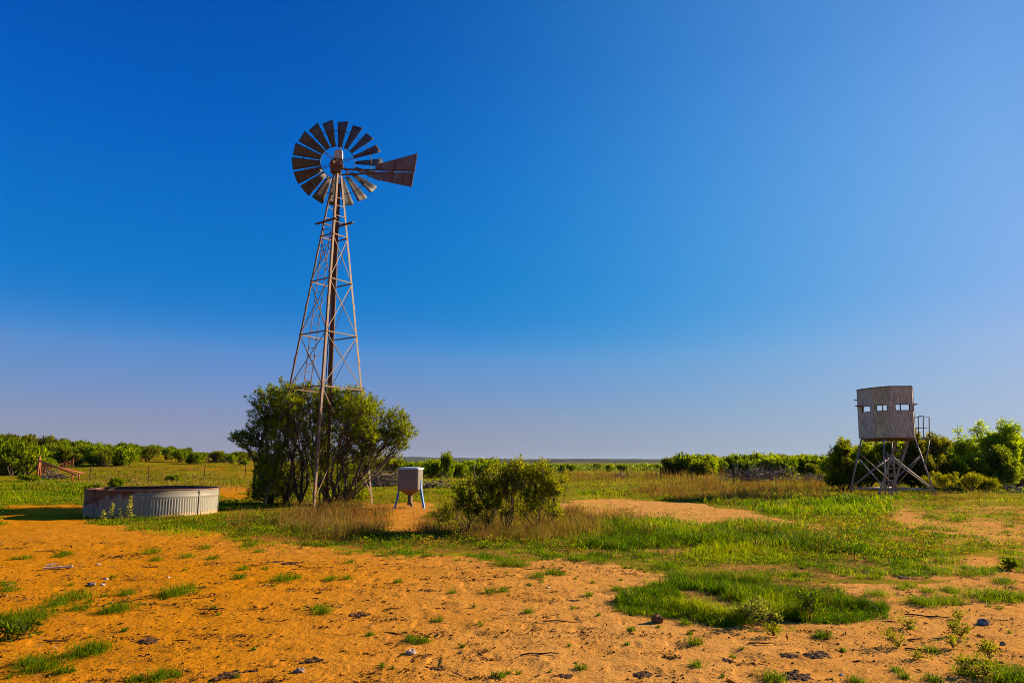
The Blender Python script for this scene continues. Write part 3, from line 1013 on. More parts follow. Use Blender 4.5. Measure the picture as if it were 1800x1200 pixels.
# ------------------------------------------------------------------ deer feeder
def build_feeder():
    Y = 25.0
    c = gp(720.5, Y)
    depth = Y * CT + (1 - CH) * ST
    s = depth / FPX
    def zpx(py): return at(720.5, py, Y)[2] - c[2]
    root = thing('game_feeder', c, 'grey hopper feeder with funnel bottom on blue legs beside the windmill', 'feeder')
    def square(mb, full=0.0):
        # round profile pressed towards a square with rounded corners, one flat side towards the gate
        out = []
        for (x, y, z) in mb.v:
            r = math.hypot(x, y)
            if r > 1e-4:
                a = math.atan2(y, x) + R(6)
                q = (abs(math.cos(a)) ** 7 + abs(math.sin(a)) ** 7) ** (-1 / 7)
                k = 1.0 if not full else min(1.0, r / (19.3 * s)) ** 1.5
                x, y = x * (1 + (q * .985 - 1) * k), y * (1 + (q * .985 - 1) * k)
            out.append((x, y, z))
        mb.v = out
        return mb
    zt, zb, zc, zk = zpx(823), zpx(860), zpx(870), zpx(884)
    Rb = 19.3 * s
    mb = MB().lathe([(Rb * .985, zb), (Rb, zb + .03), (Rb, zt)], 96)
    square(mb).build('hopper', M_FEEDER, root, True)
    mb = MB().lathe([(Rb + .035, zt - .025), (Rb + .025, zt + .01), (Rb * 1.0, zt + .03), (Rb * .55, zt + .05), (.02, zt + .06)], 40)
    mb.lathe([(.02, zt - .01), (Rb + .02, zt - .025)], 40)
    square(mb).build('lid', M_LID, root, True)
    mb = MB().lathe([(.085, zc), (Rb * .985, zb)], 40)
    square(mb, .5).build('funnel', M_CONE, root, True)
    mb = MB().lathe([(.0, zc + .03), (.085, zc + .03), (.08, zk + .05), (.10, zk + .04), (.10, zk - .06), (.0, zk - .06)], 20)
    mb.build('feed_tube', M_CONE, root, True)
    mb = MB(); p = np.array([-.12 * Rb / .4, -Rb - .004, zt - .10])
    mb.add([p, p + [.15, .006, 0], p + [.15, .006, .03], p + [0, 0, .03], p + [0, -.006, 0], p + [.15, 0, 0], p + [.15, 0, .03], p + [0, -.006, .03]],
           [(4, 5, 6, 7), (0, 3, 2, 1), (4, 0, 1, 5), (7, 6, 2, 3), (4, 7, 3, 0), (5, 1, 2, 6)])
    mb.build('name_plate', M_CONE, root)
    for a in (R(200), R(340), R(90)):
        d = np.array([math.cos(a), math.sin(a), 0])
        tp = d * (Rb + .02) + np.array([0, 0, zb + .14])
        bt = d * (Rb + .19) + np.array([0, 0, -.04])
        mb = MB(); sd = np.array([-d[1], d[0], 0])
        mb.angle(bt, tp, sd, -d * 1.0 + sd * .0 + np.array([0, 0, .0]), .072, .012)
        mb.angle(tp, tp + np.array([0, 0, .18]), sd, -d, .066, .012)
        mb.build('leg', M_BLUE, root)
    return c

# ------------------------------------------------------------------ hunting blind
def build_blind():
    Y = 34.0
    cpx = 1558
    vd = np.array([(cpx - 900) / FPX * CT, 1.0]); vd /= np.linalg.norm(vd)
    rt = np.array([vd[1], -vd[0]])
    base = gp(cpx, Y)
    root = thing('hunting_blind', base, 'grey-brown strand board hunting blind with slit windows on a splayed steel stand', 'hunting blind')
    def P(name, mb, mat, parent=root, smooth_=False):
        return mb.build(name, mat, parent, smooth_)
    plan = [(-1.42, 1.15), (-.68, .42), (.17, 0.0), (1.22, .50), (1.30, 1.7), (.70, 2.6), (-.2, 2.95), (-1.2, 2.3)]
    plan = [(r * .92 + .33, d) for r, d in plan]
    def w(r, d, z):
        r = r + .034 * (z - 2.9) if z > 2.5 else r       # the cabin stands a little off plumb
        return np.array([rt[0] * r + vd[0] * d, rt[1] * r + vd[1] * d, z])
    z0 = at(cpx, 768.5, Y)[2] - base[2]
    z1 = at(cpx, 680.5, Y)[2] - base[2]
    zw0 = z0 + (z1 - z0) * .530; zw1 = z0 + (z1 - z0) * .645
    K = len(plan)
    tints = [(.97, .95, .90), (.93, .88, .66), (.95, .92, .87), (1.3, 1.2, 1.1), (1, 1, 1), (1, 1, 1), (1, 1, 1), (1, 1, 1)]
    wins = [(.28, .86), (.22, .82), (.22, .86), (.3, .75), (.22, .8), (.2, .82), (.2, .82), (.25, .8)]
    th = .03
    cen = np.mean(np.array(plan), axis=0)
    for k in range(K):
        a = np.array(plan[k]); b = np.array(plan[(k + 1) % K])
        e = b - a; Ln = np.linalg.norm(e); e /= Ln
        nrm = np.array([e[1], -e[0]])
        if nrm.dot((a + b) / 2 - cen) < 0: nrm = -nrm
        s0, s1 = wins[k]
        rear = k >= 4
        wz0, wz1 = (zw0 - .10, zw1 + .34) if rear else (zw0, zw1)
        if rear: s0, s1 = .025, .975
        if k == 3: wz0, wz1 = zw0, zw1
        def q(s, z, o=0.0):
            p = a + e * Ln * s - nrm * o
            return w(p[0], p[1], z)
        mb = MB()
        ss = [0.0, s0, s1, 1.0]; zz = [z0, wz0, wz1, z1]
        for i in range(3):
            for j in range(3):
                if i == 1 and j == 1: continue
                pts = [q(ss[i], zz[j]), q(ss[i + 1], zz[j]), q(ss[i + 1], zz[j + 1]), q(ss[i], zz[j + 1])]
                pin = [q(ss[i], zz[j], th), q(ss[i + 1], zz[j], th), q(ss[i + 1], zz[j + 1], th), q(ss[i], zz[j + 1], th)]
                mb.add(pts, [(0, 1, 2, 3)]); mb.add(pin, [(3, 2, 1, 0)])
        for (i0, j0, i1, j1) in ((1, 1, 2, 1), (2, 1, 2, 2), (2, 2, 1, 2), (1, 2, 1, 1), (0, 0, 3, 0), (3, 3, 0, 3), (0, 3, 0, 0), (3, 0, 3, 3)):
            mb.add([q(ss[i0], zz[j0]), q(ss[i1], zz[j1]), q(ss[i1], zz[j1], th), q(ss[i0], zz[j0], th)], [(0, 1, 2, 3)])
        o = P('wall_panel', mb, M_BLIND)
        at_ = o.data.color_attributes.new('tint', 'FLOAT_COLOR', 'POINT')
        at_.data.foreach_set('color', list((*tints[k], 1.0)) * len(o.data.vertices))
        # window frame and the flap propped out above it
        wf = MB()
        fw = .016 if rear else .05
        for (sa, za, sb, zb_) in ((s0, wz0, s1, wz0), (s0, wz1, s1, wz1), (s0, wz0, s0, wz1), (s1, wz0, s1, wz1)):
            wf.beam(q(sa, za, .012), q(sb, zb_, .012), fw, .028)
        fo = P('window_frame', wf, M_BLINDIN, o)
        if k in (3, 7, 0):
            fl = MB()
            p0, p1 = q(s0 - .03, wz1 + .03, -.003), q(s1 + .03, wz1 + .03, -.003)
            outv = w(nrm[0], nrm[1], 0) * .20 + np.array([0, 0, .035])
            if k == 0: p1 = q(.35, wz1 + .03, -.003); p0 = q(-.0, wz1 + .03, -.003)
            fl.prism([p0, p1, p1 + outv, p0 + outv], .025)
            P('window_flap', fl, M_BEAM, o)
        # corner batten, proud of the boards
        cb = MB(); cb.beam(q(0, z0 + .01, -.004), q(0, z1 - .01, -.004), .022 if k > 4 else .045, .03, up=w(nrm[0], nrm[1], 0))
        P('corner_batten', cb, M_TRIM if k == 4 else M_BLIND)
        at2 = SC.objects[-1] if False else None
    for o in [x for x in SC.objects if x.parent == root and x.name.startswith('corner_batten')]:
        at_ = o.data.color_attributes.new('tint', 'FLOAT_COLOR', 'POINT')
        at_.data.foreach_set('color', [.95, .92, .9, 1.0] * len(o.data.vertices))
    # roof: low pitched, with a small overhang
    pr = [w(cen[0] + (p[0] - cen[0]) * 1.03, cen[1] + (p[1] - cen[1]) * 1.03, z1 + .012) for p in plan]
    mb = MB()
    apex = w(cen[0], cen[1], z1 + .06)
    vs = pr + [p + np.array([0, 0, .03]) for p in pr] + [apex + np.array([0, 0, .03]), apex]
    fs = [(i, (i + 1) % K, (i + 1) % K + K, i + K) for i in range(K)] + [(i + K, (i + 1) % K + K, 2 * K) for i in range(K)] + [((i + 1) % K, i, 2 * K + 1) for i in range(K)]
    mb.add(vs, fs); P('roof', mb, M_BEAM)
    # floor and floor beams
    pf = [w(cen[0] + (p[0] - cen[0]) * .97, cen[1] + (p[1] - cen[1]) * .97, z0 - .03) for p in plan]
    P('floor_deck', MB().prism(pf, .04), M_BEAM)
    mb = MB()
    zb = z0 - .09
    for d in (.75, 1.45, 2.2):
        mb.beam(w(-.80, d, zb), w(1.45, d, zb), .06, .09)
    P('floor_beam', mb, M_BEAM)
    # helper: pixel of the enlarged view (6x) -> point at depth d in front of the blind's nearest corner
    def z8(X, Yp, d):
        px, py = 1480 + X / 6.0, 670 + Yp / 6.0
        dv = ray(px, py)
        dist = base[:2].dot(vd) + d
        s = dist / (dv[:2].dot(vd))
        return CAM + dv * s - base
    def foot(X, Yp, d):
        p = z8(X, Yp, d)
        g = hz(p[0] + base[0], p[1] + base[1]) - base[2]
        return np.array([p[0], p[1], g - .12])
    LT, FT, RT_, BT = z8(207, 598, .9), z8(440, 598, .25), z8(770, 606, .75), z8(520, 604, 2.5)
    def leg(top, X, Yp, d, r=.036):
        b = foot(X, Yp, d); mb = MB(); mb.tube([b, top], r, 10); P('leg', mb, M_PIPEGREY, smooth_=True); return b, top
    L = leg(LT, 68, 1110, .75); Fr = leg(FT, 452, 1150, -.15); Rr = leg(RT_, 992, 1150, .5); Bk = leg(BT, 560, 1085, 3.1)
    def on(lg, z):
        b, t = lg; s = (z - b[2]) / (t[2] - b[2]); return b + (t - b) * s
    zr = .30
    ring = [L, Fr, Rr, Bk]
    for i in range(4):
        mb = MB(); mb.tube([on(ring[i], zr), on(ring[(i + 1) % 4], zr)], .036, 8); P('base_rail', mb, M_PIPEGREY, smooth_=True)
    mb = MB()
    def br(a, b, r=.030, mat=M_PIPEGREY):
        r *= .85
        mb = MB(); mb.tube([a, b], r, 8); P('brace', mb, mat, smooth_=True)
    br(on(L, 1.85), on(Fr, .32), .036, M_TRIM)
    br(on(L, .34), on(Fr, 1.72), .028)
    br(on(Fr, 2.15), on(Rr, .36), .036)
    br(on(Fr, .33), on(Rr, 1.95), .030)
    br(on(Fr, 1.9) + w(.12, .1, 0), on(Rr, .31) - w(.05, 0, 0), .026)
    br(on(Rr, .34), on(Bk, 1.9), .028)
    br(on(Rr, 1.9), on(Bk, .34), .026)
    br(on(L, .33), on(Bk, 1.95), .026)
    br(on(Bk, .4), on(L, 2.1), .026)
    # landing with its strut and hand rail on the right side
    lp = [z8(776, 604, 1.0), z8(925, 607, 1.0), z8(925, 607, 2.1), z8(776, 604, 2.1)]
    mb = MB().prism(lp, .045); P('landing', mb, M_BEAM)
    br(z8(925, 615, 1.1), on(Rr, 1.4), .024)
    mb = MB()
    r_ = .022
    a0, a1 = z8(805, 602, 1.0), z8(805, 380, 1.0)
    b0, b1 = z8(858, 604, 1.1), z8(858, 370, 1.1)
    mb.tube([a0, a1, a1 + np.array([0, 0, .05]) + w(.04, 0, 0), z8(820, 364, 1.0), b1, z8(918, 373, 1.7)], r_, 7)
    mb.tube([b0, b1], r_, 7)
    mb.tube([z8(770, 497, 1.0), z8(805, 492, 1.0), z8(858, 488, 1.1), z8(925, 490, 1.7)], r_, 7)
    mb.tube([z8(768, 382, 1.0), z8(812, 376, 1.0)], r_, 7)
    mb.tube([z8(922, 606, 1.9), z8(919, 373, 1.72)], r_, 7)
    P('hand_rail', mb, M_DARKSTEEL, smooth_=True)
    # ladder-stair from the ground on the left up to the landing
    lad = bpy.data.objects.new('ladder', None); COL.objects.link(lad); lad.parent = root
    s_top = (z8(578, 620, 2.0), z8(702, 622, 2.0)); s_bot = (foot(372, 1110, 1.2), foot(500, 1110, 1.2))
    for a, b in zip(s_bot, s_top):
        mb = MB(); mb.beam(a, b, .045, .11); P('stringer', mb, M_PIPEGREY, lad)
    for k in range(9):
        t = (k + .7) / 9.3
        mb = MB(); mb.beam(s_bot[0] + (s_top[0] - s_bot[0]) * t, s_bot[1] + (s_top[1] - s_bot[1]) * t, .14, .03)
        P('tread', mb, M_PIPEGREY, lad)
    # upright fixed ladder in the middle of the stand
    lad2 = bpy.data.objects.new('fixed_ladder', None); COL.objects.link(lad2); lad2.parent = root
    u0, u1 = (z8(482, 750, 1.0), foot(482, 1100, .8)), (z8(545, 790, 1.3), foot(572, 1120, .9))
    for a, b in (u0, u1):
        mb = MB(); mb.tube([b, a], .026, 7); P('rail', mb, M_TRIM, lad2)
    for yy in (822, 878, 935, 990, 1045):
        def al(u, y):
            ya = 750 if u is u0 else 790
            yb = 1090
            t = (y - ya) / (yb - ya); return u[0] + (u[1] - u[0]) * t
        mb = MB(); mb.tube([al(u0, yy), al(u1, yy)], .018, 6); P('rung', mb, M_TRIM, lad2)
    br(z8(372, 835, .8), z8(436, 895, .3), .02, M_TRIM)
    br(z8(495, 845, .8), z8(535, 885, 1.0), .018, M_TRIM)
    br(z8(570, 715, 1.5), z8(630, 770, 1.7), .018, M_TRIM)
    return base

# ------------------------------------------------------------------ fence and corner brace
def build_fences():
    def fence(label, posts, wires, sag=.03):
        p0 = gp(*posts[0])
        root = thing('wire_fence', p0, label, 'fence')
        G = [gp(a, b) for a, b in posts]
        rnd = random.Random(len(posts))
        for i, g in enumerate(G):
            mb = MB()
            lean = np.array([rnd.uniform(-.05, .05), rnd.uniform(-.03, .03), 0])
            q = g - p0
            mb.angle(q - [0, 0, .2], q + [0, 0, 1.35] + lean, (1, .2, 0), (-.2, 1, 0), .055, .014)
            mb.beam(q + [.02, 0, -.2], q + [.02, 0, 1.35] + lean, .014, .05)
            mb.build('fence_post', M_TPOST, root)
        mb = MB()
        for hgt in wires:
            for a, b in zip(G[:-1], G[1:]):
                a_ = a - p0 + np.array([0, 0, hgt]); b_ = b - p0 + np.array([0, 0, hgt])
                mid = (a_ + b_) / 2 - np.array([0, 0, sag])
                mb.tube([a_, mid, b_], .0045, 4, caps=False)
        mb.build('wire', M_WIRE, root)
        return root
    fence('barbed wire fence on dark steel posts crossing the grass behind the stock tank',
          [(68, 64.5), (157, 62), (260, 61), (358, 66), (430, 68), (505, 70)], (.35, .62, .9, 1.2))
    fence('barbed wire fence of thin posts along the field right of the round bush',
          [(905, 88), (985, 80), (1044, 74), (1103, 67), (1162, 60), (1217, 55), (1290, 50)], (.35, .62, .9, 1.2))
    # net wire run behind the corner brace
    p0 = gp(70, 68)
    root = thing('net_fence', p0, 'rusty net wire fence with close stays behind the leaning red corner brace', 'fence')
    G = [gp(72 + k * 6.2, 68 + k * 3.2) for k in range(10)]
    for i, g in enumerate(G):
        q = g - p0; mb = MB()
        hh = 1.35 if i in (4, 9) else 1.1
        mb.tube([q - [0, 0, .2], q + [.02 * (i % 3), 0, hh]], .055 if i in (4, 9) else .028, 6)
        mb.build('fence_post', M_REDPIPE, root)
    mb = MB()
    for hgt in (.15, .4, .65, .9, 1.08):
        for a, b in zip(G[:-1], G[1:]):
            mb.tube([a - p0 + [0, 0, hgt], b - p0 + [0, 0, hgt]], .008, 4, caps=False)
    mb.build('wire', M_REDPIPE, root)
    # corner brace of red rusty pipe
    Y = 63.5
    b = gp(66, Y)
    root = thing('corner_brace', b, 'red rusty pipe fence corner with two long braces sloping down to the right', 'fence brace')
    def z5(X, Yp, d=0.0):
        return at(40 + X / 11.25, 780 + Yp / 11.25, Y + d) - b
    def fz(X, d):
        g = gp(40 + X / 11.25, Y + d) - b; return g - np.array([0, 0, .15])
    mb = MB(); mb.tube([fz(278, 0), z5(338, 242, 0)], .085, 10); mb.build('post', M_REDPIPE, root, True)
    mb = MB(); mb.tube([fz(345, 1.0), z5(346, 300, .4)], .075, 10); mb.build('post', M_REDPIPE, root, True)
    mb = MB(); mb.tube([z5(335, 330, 0), z5(1040, 604, -2.0)], .075, 10); mb.build('brace_pipe', M_REDPIPE, root, True)
    mb = MB(); mb.tube([z5(335, 385, .6), z5(1212, 582, 3.0)], .07, 10); mb.build('brace_pipe', M_REDPIPE, root, True)
    mb = MB(); mb.tube([fz(975, -1.8), z5(988, 590, -1.85)], .07, 8); mb.build('short_leg', M_REDPIPE, root, True)
    mb = MB(); mb.tube([fz(1108, 2.7), z5(1122, 565, 2.75)], .07, 8); mb.build('short_leg', M_REDPIPE, root, True)

# ------------------------------------------------------------------ trees and bushes
def bent(p0, p1, n, amp, rnd, drop=0.0):
    p0 = np.array(p0, dtype=float); p1 = np.array(p1, dtype=float)
    L = np.linalg.norm(p1 - p0)
    off = np.array([rnd.gauss(0, 1), rnd.gauss(0, 1), rnd.gauss(0, .5)]) * amp * L
    off2 = np.array([rnd.gauss(0, 1), rnd.gauss(0, 1), rnd.gauss(0, .5)]) * amp * L * .5
    out = []
    for i in range(n + 1):
        t = i / n
        out.append(p0 + (p1 - p0) * t + off * math.sin(math.pi * t) + off2 * math.sin(2 * math.pi * t) + np.array([0, 0, -drop * L * math.sin(math.pi * t)]))
    return out

def grow(root, origin, lobes, stems, clusters, per, leaf, cols, seed, mat_leaf, mat_bark_, trunk_r=.07,
         cl_r=.16, up_bias=.5, twig_r=.008, shell=2.2, names=('trunk', 'crown'), shape=1.6, zmin=.12):
    """crown of leaf sprays at the ends of real limbs.  lobes: (centre, radii, weight) in local space; stems: foot points"""
    rnd = random.Random(seed)
    tr = MB()
    P_, D_ = [], []
    W = sum(l[2] for l in lobes)
    for (c, rad, wgt) in lobes:
        c = np.array(c, dtype=float); rad = np.array(rad, dtype=float)
        foot = min(stems, key=lambda s: abs(s[0] - c[0]) + abs(s[1] - c[1]) * .5 + rnd.uniform(0, .4))
        foot = np.array(foot, dtype=float)
        start = foot + np.array([0, 0, 0.02])
        main = bent(start, c, 6, .09, rnd, drop=.05)
        rr = trunk_r * (0.6 + .5 * wgt)
        tr.tube(main, [rr * (1 - .75 * i / 6) for i in range(7)], 7)
        nc = max(3, int(clusters * wgt / W))
        nlimb = max(2, nc // 9)
        limbs = []
        for _ in range(nlimb):
            d = np.array([rnd.gauss(0, 1), rnd.gauss(0, 1), rnd.gauss(.15, 1)]); d /= np.linalg.norm(d)
            e = c + d * rad * .62
            k = rnd.randint(3, 6)
            lb = bent(main[k], e, 4, .10, rnd)
            tr.tube(lb, [rr * .38 * (1 - .75 * i / 4) for i in range(5)], 5)
            limbs.append(lb)
        for _ in range(nc):
            d = np.array([rnd.gauss(0, 1), rnd.gauss(0, 1), rnd.gauss(.1, 1)]); d /= np.linalg.norm(d)
            q = c + d * rad * (rnd.random() ** (1 / shell)) * rnd.choice([.8, .9, 1.0, 1.0, 1.1, 1.25])
            if q[2] < zmin: q[2] = zmin * (1 + rnd.random() * 1.6)
            lb = min(limbs, key=lambda l: np.linalg.norm(l[-1] - q))
            a = lb[rnd.randint(2, 4)]
            tr.tube(bent(a, q, 2, .08, rnd), [twig_r * 1.6, twig_r * 1.2, twig_r * .6], 4, caps=False)
            o = d * .7 + np.array([0, 0, up_bias]); o /= np.linalg.norm(o)
            P_.append(q); D_.append(o)
    P_ = np.array(P_); D_ = np.array(D_)
    n = len(P_)
    idx = np.repeat(np.arange(n), per)
    m = len(idx)
    s = RNG.normal(size=(m, 3)) * cl_r * .5
    along = RNG.random((m, 1)) * cl_r * shape
    pos = P_[idx] + s * (1 - .45 * along / (cl_r * shape)) + D_[idx] * along
    dr = D_[idx] * .9 + RNG.normal(size=(m, 3)) * .55 + s / cl_r * .6
    L = leaf[0] * RNG.uniform(.6, 1.3, m); Wd = leaf[1] * RNG.uniform(.7, 1.3, m)
    pos[:, 2] = np.maximum(pos[:, 2], min(.03, zmin))
    V, F = leaf_quads(pos, dr, L, Wd)
    tone = RNG.random((n, 1))[idx]
    a, b = np.array(cols[0]), np.array(cols[1])
    t = np.clip(tone * .7 + RNG.random((m, 1)) * .3, 0, 1)
    C = a * (1 - t) + b * t
    C = np.clip(C * (1 + .15 * RNG.normal(size=(m, 1))), .003, 1)
    t_o = tr.build(names[0], mat_bark_, root, True)
    c_o = np_mesh(names[1], V, F, mat_leaf, np.repeat(C, 4, axis=0), root)
    return t_o, c_o

def lobe_px(base, px, py, Y, rx, ry, rd=None, w=1.0):
    c = at(px, py, Y) - base
    s = (Y * CT + 1 * ST) / FPX
    rx_, rz_ = rx * s, ry * s * .97
    return (c, (rx_, (rd if rd is not None else (rx_ + rz_) / 2), rz_), w)

JUN = ((.030, .052, .003), (.185, .20, .006))
MESQ = ((.085, .145, .004), (.25, .31, .007))

def build_junipers(Y0):
    # two junipers that have grown up inside the windmill's legs
    Y = Y0 + .7
    b = gp(512, Y)
    root = thing('juniper_tree', b, 'dark many-stemmed juniper filling the left half of the windmill tower foot', 'tree', 'junipers inside the windmill tower')
    lo = [lobe_px(b, 470, 716, Y + .2, 26, 34, .9, 1.1), lobe_px(b, 505, 712, Y - 1.3, 24, 26, .5, .8), lobe_px(b, 494, 756, Y - 1.3, 18, 22, .4, .4), lobe_px(b, 480, 798, Y - 1.2, 16, 18, .4, .3), lobe_px(b, 470, 842, Y - 1.1, 20, 28, .5, .7), lobe_px(b, 520, 790, Y - .2, 26, 26, .6, .4), lobe_px(b, 505, 702, Y + .6, 30, 27, .8, 1.0), lobe_px(b, 545, 700, Y + .9, 28, 24, .7, .9),
          lobe_px(b, 462, 760, Y, 22, 22, .7, .7), lobe_px(b, 426, 772, Y - .2, 17, 7, .3, .35), lobe_px(b, 440, 784, Y, 18, 9, .35, .3),
          lobe_px(b, 500, 748, Y + 1.0, 36, 30, .9, 1.0),
          lobe_px(b, 545, 745, Y + .6, 28, 32, .8, .8), lobe_px(b, 490, 800, Y + .5, 30, 20, .7, .55),
          lobe_px(b, 470, 838, Y + .3, 20, 36, .6, 1.3), lobe_px(b, 462, 868, Y, 18, 18, .5, .6), lobe_px(b, 525, 838, Y + 1.2, 30, 34, .7, 1.1), lobe_px(b, 548, 800, Y + 1.0, 22, 25, .6, .5), lobe_px(b, 500, 868, Y + .9, 24, 16, .6, .7)]
    st = [gp(478, Y) - b, gp(498, Y + .3) - b, gp(528, Y + .5) - b, gp(548, Y + .2) - b]
    grow(root, b, lo, st, 2050, 20, (.108, .030), JUN, 3, M_NEEDLE, M_BARK, .055, .06, .8, .006, 3.2, shape=3.4)
    Y = Y0 + .4
    b = gp(600, Y)
    root = thing('juniper_tree', b, 'spreading juniper under the right windmill leg with a bough reaching toward the feeder', 'tree', 'junipers inside the windmill tower')
    lo = [lobe_px(b, 590, 706, Y + .6, 30, 28, .8, 1.0), lobe_px(b, 572, 722, Y + .9, 20, 28, .6, .7), lobe_px(b, 570, 765, Y + .9, 20, 26, .6, .6), lobe_px(b, 572, 805, Y + 1.0, 20, 22, .6, .5), lobe_px(b, 632, 722, Y - 1.2, 26, 26, .5, .9), lobe_px(b, 642, 765, Y - 1.2, 22, 26, .5, .8), lobe_px(b, 610, 800, Y + .2, 30, 24, .6, .6), lobe_px(b, 640, 800, Y - .6, 18, 16, .4, .4), lobe_px(b, 625, 712, Y + .3, 30, 28, .8, 1.0), lobe_px(b, 650, 735, Y + .1, 24, 30, .7, .9),
          lobe_px(b, 695, 748, Y - .1, 24, 25, .6, .9), lobe_px(b, 711, 764, Y - .2, 17, 15, .45, .5), lobe_px(b, 668, 772, Y, 32, 18, .6, .75),
          lobe_px(b, 700, 787, Y, 13, 7, .3, .22), lobe_px(b, 605, 748, Y + .4, 34, 28, .8, .9), lobe_px(b, 640, 770, Y + .6, 30, 20, .7, .5),
          lobe_px(b, 590, 790, Y + .8, 28, 22, .7, .4), lobe_px(b, 672, 808, Y + .6, 26, 13, .5, .3), lobe_px(b, 575, 845, Y + 1.0, 26, 32, .6, .9),
          lobe_px(b, 612, 850, Y + .5, 22, 28, .5, .7), lobe_px(b, 628, 868, Y - .2, 16, 12, .4, .35)]
    st = [gp(582, Y) - b, gp(598, Y + .2) - b, gp(600, Y - .1) - b]
    grow(root, b, lo, st, 1850, 20, (.108, .030), JUN, 5, M_NEEDLE, M_BARK, .055, .06, .75, .006, 3.2, shape=3.4)

def build_center_bush():
    Y = 16.6
    b = gp(880, Y)
    root = thing('green_bush', b, 'waist-high olive green bush in brown dry grass at the centre of the clearing', 'bush')
    rl = random.Random(61)
    lo = []
    for (cx, cy, rx, ry, w_) in ((848, 862, 13, 22, 1), (864, 850, 12, 20, .9), (835, 880, 12, 18, .7), (886, 846, 13, 22, 1), (905, 838, 13, 20, 1), (922, 842, 12, 22, 1),
                                 (942, 840, 13, 20, 1), (958, 846, 12, 22, 1), (970, 858, 10, 20, .8), (978, 868, 7, 14, .4), (815, 880, 11, 15, .6), (802, 893, 11, 12, .4),
                                 (790, 905, 9, 9, .3), (875, 872, 16, 18, 1), (900, 868, 15, 18, 1), (930, 872, 15, 18, 1), (955, 876, 12, 16, .8), (860, 893, 20, 15, .9), (895, 898, 20, 15, .8), (830, 900, 18, 13, .8), (930, 900, 20, 14, .7), (965, 895, 14, 14, .5), (850, 915, 24, 10, .5), (782, 893, 7, 12, .25), (806, 866, 7, 14, .3), (990, 850, 6, 13, .25), (826, 850, 7, 14, .3), (912, 820, 6, 12, .2), (872, 828, 6, 12, .2), (955, 824, 6, 12, .2), (780, 915, 14, 8, .3), (975, 905, 12, 12, .4)):
        lo.append(lobe_px(b, cx, cy, Y + rl.uniform(-.45, .45), rx, ry, .22, w_))
    st = [gp(860, Y) - b, gp(890, Y + .1) - b, gp(945, Y) - b, gp(825, Y) - b]
    grow(root, b, lo, st, 1150, 17, (.05, .026), ((.035, .048, .003), (.19, .19, .007)), 13, M_LEAF, M_BARK, .014, .045, 1.3, .004, 2.2, ('stem', 'crown'), 4.0)

def unit_bush(name, seed, lobes, clusters, per, leaf, cols, mat, cl_r=.2, trunk=.05, up=.5):
    o = bpy.data.objects.new(name, None); COL.objects.link(o)
    st = [(-.15, 0, -.1), (.12, .1, -.1), (0, -.12, -.1)]
    grow(o, None, lobes, st, clusters, per, leaf, cols, seed, mat, M_BARK, trunk, cl_r, up)
    return o

def rand_lobes(rnd, n, rx, hz_, ry=None):
    out = []
    for _ in range(n):
        a = rnd.uniform(0, 6.28); d = rnd.uniform(.15, .68)
        h = rnd.uniform(.32, .84)
        s = rnd.uniform(.20, .34)
        out.append(((math.cos(a) * d * rx, math.sin(a) * d * (ry or rx), h * hz_), (s * rx, s * (ry or rx), s * hz_ * .75), rnd.uniform(.6, 1.2)))
    return out

